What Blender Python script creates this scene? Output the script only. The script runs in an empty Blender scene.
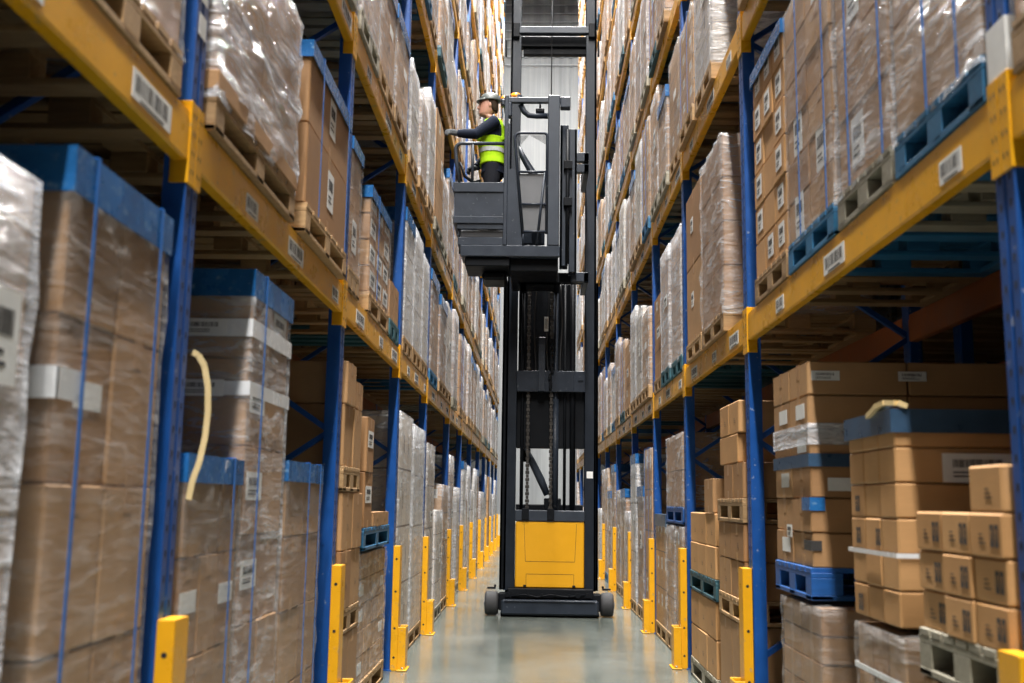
import bpy, bmesh, math, random
from mathutils import Vector, Matrix
random.seed(11)
PI = math.pi
SC = bpy.context.scene
COL = SC.collection

# ------------------------------------------------------------------ node helpers
def new_mat(name):
    m = bpy.data.materials.new(name); m.use_nodes = True
    nt = m.node_tree; nt.nodes.clear()
    out = nt.nodes.new('ShaderNodeOutputMaterial'); b = nt.nodes.new('ShaderNodeBsdfPrincipled')
    nt.links.new(b.outputs[0], out.inputs[0])
    return m, nt, b
def N(nt, t, **kw):
    n = nt.nodes.new('ShaderNode' + t)
    for k, v in kw.items():
        if k.startswith('i_'):
            key = k[2:]; key = int(key) if key.isdigit() else key
            n.inputs[key].default_value = v
        else: setattr(n, k, v)
    return n
def L(nt, a, b): nt.links.new(a, b)
def math_n(nt, op, a, b=None, c=None):
    n = N(nt, 'Math', operation=op)
    for i, v in enumerate((a, b, c)):
        if v is None: continue
        if isinstance(v, (int, float)): n.inputs[i].default_value = v
        else: L(nt, v, n.inputs[i])
    return n.outputs[0]
def mixc(nt, fac, a, b, mode='MIX'):
    n = N(nt, 'Mix', data_type='RGBA', blend_type=mode)
    for i, v in ((0, fac), (6, a), (7, b)):
        if isinstance(v, (int, float)): n.inputs[i].default_value = v
        elif isinstance(v, tuple): n.inputs[i].default_value = (*v, 1) if len(v) == 3 else v
        else: L(nt, v, n.inputs[i])
    return n.outputs[2]
def maprange(nt, v, a, b, c, d):
    n = N(nt, 'MapRange'); L(nt, v, n.inputs[0])
    for i, x in enumerate((a, b, c, d)): n.inputs[i + 1].default_value = x
    return n.outputs[0]
def objcoord(nt, scale=(1, 1, 1), rot=(0, 0, 0)):
    tc = N(nt, 'TexCoord'); mp = N(nt, 'Mapping'); mp.inputs['Scale'].default_value = scale; mp.inputs['Rotation'].default_value = rot
    L(nt, tc.outputs['Object'], mp.inputs[0]); return mp.outputs[0]
def noise(nt, vec, scale, detail=3, rough=.5, dist=0):
    n = N(nt, 'TexNoise'); L(nt, vec, n.inputs['Vector'])
    n.inputs['Scale'].default_value = scale; n.inputs['Detail'].default_value = detail
    n.inputs['Roughness'].default_value = rough; n.inputs['Distortion'].default_value = dist
    return n.outputs['Fac']
def bump(nt, b, h, strength, dist=.01):
    n = N(nt, 'Bump'); n.inputs['Strength'].default_value = strength; n.inputs['Distance'].default_value = dist
    L(nt, h, n.inputs['Height']); L(nt, n.outputs[0], b.inputs['Normal'])

def worn(name, col, rough=.45, var=.25, metal=0., scale=9, wear=None, wear_amt=.0, bumpy=0, spec=.5):
    m, nt, b = new_mat(name)
    v = objcoord(nt); f = noise(nt, v, scale, 4, .6)
    k = maprange(nt, f, .25, .75, 1 - var, 1 + var)
    c = mixc(nt, 1.0, tuple(col), k, 'MULTIPLY')
    if wear:
        g = noise(nt, v, scale * 4.5, 3, .65)
        c = mixc(nt, maprange(nt, g, .66 - wear_amt, .70, 0, 1), c, tuple(wear))
    L(nt, c, b.inputs['Base Color'])
    L(nt, maprange(nt, f, .2, .8, max(.03, rough - .1), min(1, rough + .1)), b.inputs['Roughness'])
    b.inputs['Metallic'].default_value = metal
    b.inputs['Specular IOR Level'].default_value = spec
    if bumpy: bump(nt, b, noise(nt, v, 60, 3), bumpy, .004)
    return m

M = {}
M['yellow'] = worn('yellow_paint', (.76, .365, .010), .30, .11, scale=5, wear=(.50, .30, .10), wear_amt=.03)
M['blue'] = worn('blue_paint', (.007, .066, .265), .34, .2, scale=6, wear=(.20, .24, .36), wear_amt=.015)
M['orange_in_shade'] = worn('shaded_orange_paint', (.30, .085, .016), .5, .2)  # shade at the back of the racks put into the beam colour
M['hole'] = worn('dark_slot', (.006, .007, .012), .8, .1)
M['black'] = worn('black_enamel', (.006, .007, .009), .5, .2, scale=5, spec=.10)
M['truck'] = worn('slate_paint', (.019, .025, .036), .40, .22, scale=5, wear=(.08, .09, .10), wear_amt=.0, spec=.25)
M['mast'] = worn('mast_paint', (.011, .015, .022), .42, .2, scale=5, spec=.2)
M['truck_light'] = worn('light_slate_paint', (.030, .037, .049), .40, .15, scale=5, spec=.25)
M['truck_yellow'] = worn('truck_yellow_paint', (.66, .315, .006), .36, .06, scale=3)
M['rubber'] = worn('rubber', (.028, .028, .03), .75, .3, scale=14)
M['steel'] = worn('bare_steel', (.42, .42, .43), .35, .2, .9)
M['chain'] = worn('oiled_chain_steel', (.07, .065, .06), .42, .3, .8, 30)
M['hose'] = worn('hose_rubber', (.015, .015, .016), .5, .2)
M['amber'] = worn('amber_lens', (.85, .30, .02), .2, .1)
M['white'] = worn('label_paper', (.74, .74, .72), .55, .06, scale=20)
M['ink'] = worn('black_ink', (.035, .033, .033), .6, .1)
M['tape_white'] = worn('white_band_film', (.72, .73, .74), .25, .08, scale=15)
M['band'] = worn('blue_edge_film', (.016, .115, .32), .26, .38, scale=7, wear=(.16, .30, .48), wear_amt=.06)
M['band_dark'] = worn('slate_blue_edge_film', (.035, .075, .135), .32, .25, scale=10)
M['strap'] = worn('blue_strapping', (.022, .145, .46), .3, .15)
M['strap_cream'] = worn('cream_strapping', (.68, .52, .26), .4, .1)
def sheet_mat():
    m, nt, b = new_mat('ribbed_wall_sheet')
    f = noise(nt, objcoord(nt, (1, 0, .02)), 3.3, 4, .7); g = noise(nt, objcoord(nt, (.4, 0, .25)), 1.5, 3)
    c = mixc(nt, maprange(nt, f, .34, .66, 0, 1), (.21, .222, .23), (.36, .372, .376))
    L(nt, mixc(nt, 1.0, c, maprange(nt, g, .3, .7, .9, 1.08), 'MULTIPLY'), b.inputs['Base Color']); b.inputs['Roughness'].default_value = .5; return m
M['concrete_wall'] = sheet_mat()
M['plinth'] = worn('cream_plinth', (.66, .58, .42), .6, .08, scale=1)
M['roof'] = worn('roof_sheet', (.5, .52, .54), .6, .1)
M['shade_wall'] = worn('light_absorbing_sheet', (.03, .03, .032), .85, .1, scale=1)  # near-black colour stands in for the darkness behind the racks

def wood_mat(name, a, b_, rough=.7):
    m, nt, b = new_mat(name)
    v = objcoord(nt, (2, 14, 14)); f = noise(nt, v, 3, 5, .6, .6)
    oi = N(nt, 'ObjectInfo')
    c = mixc(nt, maprange(nt, f, .3, .7, 0, 1), a, b_)
    c = mixc(nt, 1.0, c, maprange(nt, oi.outputs['Random'], 0, 1, .78, 1.15), 'MULTIPLY')
    L(nt, c, b.inputs['Base Color']); b.inputs['Roughness'].default_value = rough
    bump(nt, b, f, .25, .004); return m
M['wood'] = wood_mat('pallet_pine', (.44, .28, .13), (.30, .175, .075))
M['wood_grey'] = wood_mat('weathered_pallet_wood', (.36, .33, .25), (.24, .215, .16))
M['wood_blue'] = wood_mat('blue_pallet_wood', (.020, .155, .30), (.015, .10, .22), .55)
M['wood_royal'] = wood_mat('royal_blue_pallet_wood', (.010, .095, .34), (.008, .07, .25), .5)
M['wood_teal'] = wood_mat('teal_pallet_wood', (.03, .12, .15), (.025, .08, .10), .6)

def card_mat(name, dark, light):
    m, nt, b = new_mat(name)
    v = objcoord(nt); f = noise(nt, v, 5, 4, .55)
    fine = noise(nt, objcoord(nt, (3, 3, 90)), 4, 2)
    oi = N(nt, 'ObjectInfo')
    c = mixc(nt, oi.outputs['Random'], dark, light)
    c = mixc(nt, 1.0, c, maprange(nt, f, .25, .75, .88, 1.1), 'MULTIPLY')
    c = mixc(nt, 1.0, c, maprange(nt, fine, .3, .7, .955, 1.03), 'MULTIPLY')
    L(nt, c, b.inputs['Base Color']); b.inputs['Roughness'].default_value = .62
    b.inputs['Specular IOR Level'].default_value = .35
    bump(nt, b, fine, .12, .003); return m
M['card'] = card_mat('corrugated_cardboard', (.315, .165, .070), (.425, .245, .112))
M['card_orange'] = card_mat('golden_cardboard', (.45, .238, .092), (.54, .30, .125))
M['tape'] = worn('parcel_tape', (.37, .205, .09), .4, .08)

def stack_mat(name, dark, light, label_amt):
    """cartons of a stack: UV counts one unit per carton, so every cell is one box face"""
    m, nt, b = new_mat(name)
    tc = N(nt, 'TexCoord'); sx = N(nt, 'SeparateXYZ'); L(nt, tc.outputs['UV'], sx.inputs[0])
    u, v = sx.outputs[0], sx.outputs[1]
    fu, fv = math_n(nt, 'FRACT', u), math_n(nt, 'FRACT', v)
    oi = N(nt, 'ObjectInfo')
    cell = N(nt, 'CombineXYZ')
    L(nt, math_n(nt, 'FLOOR', u), cell.inputs[0]); L(nt, math_n(nt, 'FLOOR', v), cell.inputs[1])
    L(nt, math_n(nt, 'MULTIPLY', oi.outputs['Random'], 91.7), cell.inputs[2])
    wn = N(nt, 'TexWhiteNoise'); L(nt, cell.outputs[0], wn.inputs['Vector'])
    rnd = wn.outputs['Value']
    eu = math_n(nt, 'MINIMUM', fu, math_n(nt, 'SUBTRACT', 1.0, fu))
    ev = math_n(nt, 'MINIMUM', fv, math_n(nt, 'SUBTRACT', 1.0, fv))
    seam = math_n(nt, 'MAXIMUM', math_n(nt, 'LESS_THAN', eu, .014), math_n(nt, 'LESS_THAN', ev, .018))
    base = mixc(nt, oi.outputs['Random'], dark, light)
    base = mixc(nt, 1.0, base, maprange(nt, rnd, 0, 1, .84, 1.12), 'MULTIPLY')
    f = noise(nt, objcoord(nt), 5, 4, .55)
    base = mixc(nt, 1.0, base, maprange(nt, f, .25, .75, .88, 1.1), 'MULTIPLY')
    tapeb = math_n(nt, 'LESS_THAN', math_n(nt, 'ABSOLUTE', math_n(nt, 'SUBTRACT', fv, .5)), .035)
    base = mixc(nt, math_n(nt, 'MULTIPLY', tapeb, .28), base, (.62, .46, .28))
    def inside(x, lo, hi):
        return math_n(nt, 'MULTIPLY', math_n(nt, 'GREATER_THAN', x, lo), math_n(nt, 'LESS_THAN', x, hi))
    lab = math_n(nt, 'MULTIPLY', math_n(nt, 'MULTIPLY', inside(fu, .56, .88), inside(fv, .52, .84)), math_n(nt, 'LESS_THAN', rnd, label_amt))
    bars = math_n(nt, 'LESS_THAN', math_n(nt, 'FRACT', math_n(nt, 'MULTIPLY', fu, 30.0)), .45)
    bars = math_n(nt, 'MULTIPLY', bars, math_n(nt, 'MULTIPLY', inside(fu, .60, .84), inside(fv, .62, .76)))
    base = mixc(nt, lab, base, (.70, .69, .66))
    base = mixc(nt, math_n(nt, 'MULTIPLY', bars, lab), base, (.04, .04, .04))
    mark = math_n(nt, 'MULTIPLY', math_n(nt, 'MULTIPLY', inside(fu, .14, .26), inside(fv, .3, .62)), math_n(nt, 'GREATER_THAN', rnd, .72))
    base = mixc(nt, mark, base, (.07, .05, .04))
    base = mixc(nt, seam, base, (.10, .055, .028))
    L(nt, base, b.inputs['Base Color']); b.inputs['Roughness'].default_value = .62
    b.inputs['Specular IOR Level'].default_value = .35
    bump(nt, b, math_n(nt, 'SUBTRACT', 1.0, seam), .5, .006)
    return m
M['stack'] = stack_mat('stacked_cartons', (.33, .17, .07), (.47, .27, .125), .25)
M['stack_lab'] = stack_mat('stacked_labelled_cartons', (.39, .20, .075), (.51, .29, .12), .8)
M['stack_pale'] = stack_mat('stacked_pale_cartons', (.46, .37, .28), (.66, .60, .53), .3)

def film_mat(name, lo, hi, white, rough, tilt, bstr=.55):
    """stretch film wound round a load: clear where it lies flat, cloudy where it is gathered in slanting folds"""
    m, nt, b = new_mat(name)
    oi = N(nt, 'ObjectInfo'); cx = N(nt, 'CombineXYZ'); L(nt, math_n(nt, 'MULTIPLY', oi.outputs['Random'], 37.0), cx.inputs[0])
    def shifted(scale, rot):
        off = N(nt, 'VectorMath', operation='ADD'); L(nt, objcoord(nt, scale, rot), off.inputs[0]); L(nt, cx.outputs[0], off.inputs[1]); return off.outputs[0]
    big = noise(nt, shifted((1.2, 1.2, 1.5), (0, 0, 0)), 2.4, 3, .55, .6)
    fold = noise(nt, shifted((2.2, 1.7, 8.5), (tilt, tilt * .5, 0)), 2.0, 5, .62, .9)
    fold2 = noise(nt, shifted((2.5, 2.0, 11), (-tilt * 1.3, -tilt * .5, 0)), 1.6, 4, .6, .7)
    f = math_n(nt, 'MULTIPLY', maprange(nt, big, .32, .68, .25, 1.0), maprange(nt, math_n(nt, 'MAXIMUM', fold, fold2), .50, .74, .12, 1.0))
    L(nt, maprange(nt, f, 0, .8, lo, hi), b.inputs['Alpha'])
    b.inputs['Base Color'].default_value = (*white, 1)
    b.inputs['Roughness'].default_value = rough; b.inputs['Specular IOR Level'].default_value = .9
    bump(nt, b, math_n(nt, 'ADD', fold, fold2), bstr, .035); return m
M['film'] = film_mat('clear_stretch_film', .09, .76, (.74, .76, .79), .14, .35, .6)
M['film_thin'] = film_mat('thin_stretch_film', .07, .46, (.66, .64, .62), .16, .25, .5)
M['film_white'] = film_mat('cloudy_stretch_film', .26, .90, (.78, .80, .84), .15, .55, .8)
M['film_grey'] = film_mat('dusty_stretch_film', .14, .46, (.46, .455, .45), .24, .3, .5)
M['film_shiny'] = film_mat('crumpled_stretch_film', .22, .97, (.84, .86, .91), .07, .7, 1.0)

def floor_mat():
    m, nt, b = new_mat('polished_concrete')
    v = objcoord(nt); f = noise(nt, v, .9, 5, .55, .3); g = noise(nt, v, 5, 3, .5); st = noise(nt, objcoord(nt, (3.2, .35, 1)), 2.0, 3)
    c = mixc(nt, maprange(nt, f, .3, .7, 0, 1), (.088, .103, .091), (.140, .154, .139))
    c = mixc(nt, 1.0, c, maprange(nt, g, .3, .7, .94, 1.05), 'MULTIPLY')
    L(nt, c, b.inputs['Base Color'])
    r = math_n(nt, 'ADD', maprange(nt, f, .3, .7, .13, .22), maprange(nt, st, .4, .7, 0, .06))
    L(nt, r, b.inputs['Roughness']); b.inputs['Specular IOR Level'].default_value = .7
    return m
M['floor'] = floor_mat()

def emit(name, col, s):
    m = bpy.data.materials.new(name); m.use_nodes = True; nt = m.node_tree; nt.nodes.clear()
    o = nt.nodes.new('ShaderNodeOutputMaterial'); e = nt.nodes.new('ShaderNodeEmission')
    e.inputs[0].default_value = (*col, 1); e.inputs[1].default_value = s; nt.links.new(e.outputs[0], o.inputs[0]); return m
M['lamp'] = emit('led_diffuser', (1, .98, .95), 14)

def cloth(name, col, var=.2, rough=.85):
    m = worn(name, col, rough, var, scale=25, bumpy=.15, spec=.15); return m
M['navy'] = cloth('navy_cloth', (.011, .015, .028)); M['trouser'] = cloth('dark_trouser_cloth', (.014, .015, .020))
M['vest'] = cloth('high_visibility_cloth', (.36, .62, .012), .1); M['reflect'] = cloth('reflective_tape', (.42, .44, .43), .1, .4)
M['skin'] = worn('skin', (.46, .235, .165), .5, .08, scale=30); M['hair'] = cloth('brown_hair', (.035, .022, .014), .3)
M['cap'] = worn('grey_helmet_shell', (.06, .07, .064), .45, .1); M['glove'] = cloth('grey_glove', (.07, .075, .08), .2)
M['boot'] = worn('boot_leather', (.02, .017, .015), .5, .2); M['eye'] = worn('eye', (.03, .025, .02), .2, .05)
M['lip'] = worn('lip', (.42, .18, .15), .5, .05)
def mesh_screen():
    m, nt, b = new_mat('perforated_screen')
    sx = N(nt, 'SeparateXYZ'); L(nt, objcoord(nt), sx.inputs[0])
    def g(o): return math_n(nt, 'LESS_THAN', math_n(nt, 'FRACT', math_n(nt, 'MULTIPLY', o, 70.0)), .34)
    L(nt, math_n(nt, 'MAXIMUM', g(sx.outputs[0]), g(sx.outputs[2])), b.inputs['Alpha'])
    b.inputs['Base Color'].default_value = (.05, .055, .06, 1); return m
M['screen'] = mesh_screen()
M['acrylic'] = worn('grey_acrylic_sheet', (.085, .087, .093), .4, .08)

# ------------------------------------------------------------------ mesh builder
class MB:
    def __init__(s): s.v = []; s.f = []; s.m = []; s.uv = {}; s.sm = []
    def face(s, idx, m=0, smooth=False): s.f.append(tuple(idx)); s.m.append(m); s.sm.append(smooth)
    def box(s, lo, hi, m=0):
        b = len(s.v)
        for z in (lo[2], hi[2]):
            for x, y in ((lo[0], lo[1]), (hi[0], lo[1]), (hi[0], hi[1]), (lo[0], hi[1])): s.v.append((x, y, z))
        for q in ((0, 3, 2, 1), (4, 5, 6, 7), (0, 1, 5, 4), (1, 2, 6, 5), (2, 3, 7, 6), (3, 0, 4, 7)): s.face([b + i for i in q], m)
        return s
    def cbox(s, lo, hi, ch=.006, m=0):
        lo, hi = [min(a, b) for a, b in zip(lo, hi)], [max(a, b) for a, b in zip(lo, hi)]
        c = [(a + b) / 2 for a, b in zip(lo, hi)]; h = [(b - a) / 2 for a, b in zip(lo, hi)]
        ch = min(ch, min(h) * .9); id = {}
        for sx in (-1, 1):
            for sy in (-1, 1):
                for sz in (-1, 1):
                    sg = (sx, sy, sz)
                    for a in range(3):
                        id[(sg, a)] = len(s.v)
                        s.v.append(tuple(c[k] + sg[k] * (h[k] if k == a else h[k] - ch) for k in range(3)))
        def S(a, sa, b, sb, c_, sc):
            t = [0, 0, 0]; t[a] = sa; t[b] = sb; t[c_] = sc; return tuple(t)
        for a in range(3):
            b, d = (a + 1) % 3, (a + 2) % 3
            for sa in (-1, 1):
                q = [id[(S(a, sa, b, p, d, r), a)] for p, r in ((-1, -1), (1, -1), (1, 1), (-1, 1))]
                s.face(q if sa > 0 else q[::-1], m)
            for sa in (-1, 1):
                for sb in (-1, 1):
                    q = [id[(S(a, sa, b, sb, d, -1), a)], id[(S(a, sa, b, sb, d, -1), b)], id[(S(a, sa, b, sb, d, 1), b)], id[(S(a, sa, b, sb, d, 1), a)]]
                    s.face(q if sa * sb > 0 else q[::-1], m)
        for sg in {k[0] for k in id}:
            q = [id[(sg, 0)], id[(sg, 1)], id[(sg, 2)]]
            s.face(q if sg[0] * sg[1] * sg[2] > 0 else q[::-1], m)
        return s
    def bar(s, p, q, w, t, up=(0, 0, 1), m=0):
        p, q = Vector(p), Vector(q); d = (q - p).normalized(); up = Vector(up)
        if abs(d.dot(up)) > .98: up = Vector((1, 0, 0))
        a = d.cross(up).normalized(); b = a.cross(d).normalized(); k = len(s.v)
        for e in (p, q):
            for sa, sb in ((-1, -1), (1, -1), (1, 1), (-1, 1)): s.v.append(tuple(e + a * sa * w / 2 + b * sb * t / 2))
        for f in ((0, 1, 2, 3), (7, 6, 5, 4), (0, 4, 5, 1), (1, 5, 6, 2), (2, 6, 7, 3), (3, 7, 4, 0)): s.face([k + i for i in f], m)
        return s
    def loft(s, rings, m=0, smooth=True, cap=True):
        k = len(s.v); n = len(rings[0])
        for r in rings: s.v += [tuple(p) for p in r]
        for i in range(len(rings) - 1):
            for j in range(n):
                s.face((k + i * n + j, k + i * n + (j + 1) % n, k + (i + 1) * n + (j + 1) % n, k + (i + 1) * n + j), m, smooth)
        if cap:
            s.face([k + j for j in range(n)][::-1], m); s.face([k + (len(rings) - 1) * n + j for j in range(n)], m)
        return s
    def tube(s, pts, r, n=10, m=0):
        pts = [Vector(p) for p in pts]; rs = r if isinstance(r, (list, tuple)) else [r] * len(pts)
        rings = []; prev = None
        for i, p in enumerate(pts):
            d = (pts[min(i + 1, len(pts) - 1)] - pts[max(i - 1, 0)]).normalized()
            ref = prev if prev is not None else (Vector((0, 0, 1)) if abs(d.z) < .9 else Vector((1, 0, 0)))
            a = (ref - d * ref.dot(d)).normalized(); prev = a; b = d.cross(a)
            rings.append([p + (a * math.cos(2 * PI * j / n) + b * math.sin(2 * PI * j / n)) * rs[i] for j in range(n)])
        return s.loft(rings, m)
    def ell(s, c, r, n=14, k=9, m=0, z0=-1., z1=1.):
        rings = []
        for i in range(k + 1):
            t = math.asin(max(-1, min(1, z0 + (z1 - z0) * 0))) if 0 else 0
            a = math.asin(max(-.999, z0)) + (math.asin(min(.999, z1)) - math.asin(max(-.999, z0))) * i / k
            rings.append([(c[0] + r[0] * math.cos(a) * math.cos(2 * PI * j / n), c[1] + r[1] * math.cos(a) * math.sin(2 * PI * j / n), c[2] + r[2] * math.sin(a)) for j in range(n)])
        return s.loft(rings, m)
    def cyl(s, p, q, r, n=18, m=0): return s.tube([p, q], r, n, m)
    def mesh(s, name, mats):
        me = bpy.data.meshes.new(name); me.from_pydata(s.v, [], s.f)
        for mt in (mats if isinstance(mats, (list, tuple)) else [mats]): me.materials.append(mt)
        for p, mi, sm in zip(me.polygons, s.m, s.sm): p.material_index = mi; p.use_smooth = sm
        if s.uv:
            ul = me.uv_layers.new(name='UVMap')
            for fi, uvs in s.uv.items():
                for li, t in zip(me.polygons[fi].loop_indices, uvs): ul.data[li].uv = t
        bm = bmesh.new(); bm.from_mesh(me); bmesh.ops.recalc_face_normals(bm, faces=bm.faces); bm.to_mesh(me); bm.free()
        return me
    def build(s, name, mats, parent=None, loc=(0, 0, 0), rotz=0): return link(name, s.mesh(name, mats), parent, loc, rotz)

def link(name, me, parent=None, loc=(0, 0, 0), rotz=0):
    o = bpy.data.objects.new(name, me); COL.objects.link(o); o.location = loc; o.rotation_euler = (0, 0, rotz)
    if parent is not None: o.parent = parent
    return o
def empty(name, loc=(0, 0, 0), rotz=0):
    o = bpy.data.objects.new(name, None); COL.objects.link(o); o.location = loc; o.rotation_euler = (0, 0, rotz)
    o.empty_display_size = .1; return o
def tag(o, label=None, cat=None, group=None, kind=None):
    if label: o['label'] = label
    if cat: o['category'] = cat
    if group: o['group'] = group
    if kind: o['kind'] = kind
    return o
KIDS = {}
def kid(parent, o): KIDS.setdefault(parent.name, []).append(o); return o
def copy_tree(o, parent=None):
    c = o.copy(); COL.objects.link(c)
    if parent is not None: c.parent = parent
    for k in list(o.children): copy_tree(k, c)
    return c

ORD = ['zeroth', 'first', 'second', 'third', 'fourth', 'fifth', 'sixth', 'seventh', 'eighth', 'ninth', 'tenth', 'eleventh', 'twelfth', 'thirteenth']

# ------------------------------------------------------------------ camera
CAMH = 1.31
cd = bpy.data.cameras.new('camera'); cam = bpy.data.objects.new('camera', cd); COL.objects.link(cam)
cd.sensor_width = 36; cd.lens = 1035.2 / 1024 * 36; cd.clip_end = 200
cam.matrix_world = Matrix.Translation((0, 0, CAMH)) @ Matrix.Rotation(math.radians(1.335), 4, 'Z') @ Matrix.Rotation(math.radians(98.8), 4, 'X') @ Matrix.Rotation(math.radians(.833), 4, 'Z')
cd.dof.use_dof = True; cd.dof.focus_distance = 11.0; cd.dof.aperture_fstop = 2.6
SC.camera = cam
CINV = cam.matrix_world.inverted()
def project(p):
    q = CINV @ Vector(p); d = max(-q.z, .05)
    return 512 + 1035.2 * q.x / d, 341.5 - 1035.2 * q.y / d, -q.z
def in_frame(pts, mg=0):
    uv = [project(p) for p in pts]
    if all(c[2] < .1 for c in uv): return False
    xs = [c[0] for c in uv]; ys = [c[1] for c in uv]
    return max(xs) > -mg and min(xs) < 1024 + mg and max(ys) > -mg and min(ys) < 683 + mg

# ------------------------------------------------------------------ setting
def struct(name, mb, mats):
    o = mb.build(name, mats); o['kind'] = 'structure'; return o
YE = 36.6
struct('floor', MB().box((-7, -17, -.2), (7, YE + .3, 0)), M['floor'])
mb = MB(); x = -7.0                                     # ribbed white cladding
while x < 7:
    mb.box((x, YE, .86), (x + .20, YE + .2, 21)); mb.box((x + .20, YE + .07, .86), (x + .33, YE + .2, 21)); x += .33
struct('wall_back', mb, M['concrete_wall'])
struct('trim_1', MB().box((-7, YE - .03, 0), (7, YE + .2, .86)), M['plinth'])
mb = MB()
for i in range(10): mb.bar((-7, YE - .06, 17.4 + i * .34), (7, YE - .06, 17.4 + i * .34), .02, .03)
struct('trim_2', mb, M['roof'])
struct('shade_wall_left', MB().box((-2.55, -7, 0), (-2.35, YE + .3, 21)), M['shade_wall'])  # side walls added close behind the racks to absorb stray lamp light
struct('shade_wall_right', MB().box((4.2, -7, 0), (4.4, YE + .3, 21)), M['shade_wall'])
mb = MB().box((-7.2, -17, 21), (7.2, YE + .3, 21.2)); y = -16.5
while y < YE: mb.box((-7.2, y, 20.6), (7.2, y + .18, 21)); y += 5
struct('ceiling', mb, M['roof'])

# ------------------------------------------------------------------ racks
XL, XR = -1.109, 1.257
CBS = {-1: [2.290, 3.925, 5.846, 7.560], 1: [2.203, 4.080, 5.730, 7.578]}
for s_ in CBS: CBS[s_] += [CBS[s_][3] + 1.757 * q for q in range(1, 6)]
CB = CBS[1]       # underside of the beam connectors of each level
BEAM_LO, BEAM_HI = .072, .237
YLU = [.58, 3.24, 5.90, 8.43, 10.62, 13.45, 15.75, 18.2, 20.9, 23.4, 25.9, 28.4, 30.9]
YRU = [-.65, 2.77, 6.20, 8.77, 11.07, 13.5, 16.09, 18.55, 21.1, 23.6, 26.1, 28.6, 31.1]
PW, PD, TOP = .11, .075, 17.4
def post_mesh():
    """front face at local x=0 looking +x, far edge at local y=0"""
    mb = MB()
    pr = [(0, -.002), (-.004, 0), (-PD, 0), (-PD, -.03), (-.02, -.03), (-.02, -.03), (-.02, -PW + .03), (-PD, -PW + .03), (-PD, -PW), (-.004, -PW), (0, -PW + .002), (0, -.065), (-.006, -.06), (-.006, -.05), (0, -.045)]
    pr = [p for i, p in enumerate(pr) if i != 5]
    k = len(mb.v); n = len(pr)
    mb.loft([[(p[0], p[1], 0) for p in pr], [(p[0], p[1], TOP) for p in pr]], 0, False)
    mb.box((-.10, -PW - .03, 0), (.015, .03, .008))
    z = .15
    while z < TOP - .1:
        for yy in (-.026, -.084):
            mb.f.append((len(mb.v), len(mb.v) + 1, len(mb.v) + 2, len(mb.v) + 3, len(mb.v) + 4)); mb.m.append(1); mb.sm.append(False)
            mb.v += [(.0006, yy - .007, z + .026), (.0006, yy + .007, z + .026), (.0006, yy + .007, z + .010), (.0006, yy, z), (.0006, yy - .007, z + .010)]
        z += .075
    return mb.mesh('upright', [M['blue'], M['hole']])
POST = post_mesh()
def rear_post_mesh():
    mb = MB().cbox((-PD, -PW, 0), (0, 0, TOP), .005).box((-.10, -PW - .03, 0), (.015, .03, .008)); return mb.mesh('rear_upright', M['blue'])
RPOST = rear_post_mesh()
def brace_mesh():
    mb = MB(); z = .45; a = 0
    while z < TOP - 1.2:
        x0, x1 = (-.05, -.97) if a == 0 else (-.97, -.05)
        mb.bar((x0, -.055, z), (x1, -.055, z + .62), .03, .035, (0, 1, 0)); z += .62; a = 1 - a
    mb.bar((-.05, -.055, .25), (-.97, -.055, .25), .03, .035)
    zz = 1.07
    while zz < TOP - 1.2:                                # bolt heads
        mb.cyl((-.055, -.075, zz), (-.055, -.115, zz), .010, 8); zz += 1.24
    return mb.mesh('frame_bracing', M['blue'])
BRACE = brace_mesh()
def connector_mesh(far):
    """hook plate on an upright; local origin: front face of upright, far edge, level underside.  far: the half on the far side"""
    mb = MB(); h = .272
    y0, y1 = (-PW / 2 + .001, .004) if far else (-PW - .004, -PW / 2 - .001)
    mb.cbox((-.002, y0, 0), (.007, y1, h), .002)
    if far: mb.cbox((-.055, .0, 0), (.007, .007, h), .002)
    else: mb.cbox((-.055, -PW - .007, 0), (.007, -PW, h), .002)
    yc = (y0 + y1) / 2
    for i in range(4):
        for q in (-.011, .011):
            z = .035 + i * .062
            mb.v += [(.0076, yc + q - .004, z), (.0076, yc + q + .004, z), (.0076, yc + q + .003, z + .016), (.0076, yc + q - .003, z + .016)]
            k = len(mb.v) - 4; mb.face((k, k + 1, k + 2, k + 3), 1)
    return mb.mesh('beam_connector', [M['yellow'], M['hole']])
CONN = {True: connector_mesh(True), False: connector_mesh(False)}
def bay_label_mesh(w, h):
    mb = MB().box((0, -w / 2, 0), (.0015, w / 2, h)); y = -w * .42; r = random.Random(5)
    while y < w * .40:
        b = r.choice((.003, .005, .007)); mb.box((.0015, y, h * .30), (.0021, y + b, h * .86), 1); y += b + r.choice((.004, .006, .012))
    mb.box((.0015, -w * .3, h * .06), (.0021, w * .3, h * .13), 1)
    return mb.mesh('bay_label', [M['white'], M['ink']])
BLAB = [bay_label_mesh(.30, .085), bay_label_mesh(.17, .075)]
def beam_mesh(ln):
    mb = MB().cbox((-.05, 0, BEAM_LO), (-.001, ln, BEAM_HI), .005)
    mb.cbox((-.001, 0, BEAM_LO + .004), (.002, ln, BEAM_HI - .030), .001)
    return mb.mesh('beam', M['yellow'])
BM = {}
def beam_for(ln):
    k = round(ln, 3)
    if k not in BM: BM[k] = beam_mesh(k)
    return BM[k]

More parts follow.
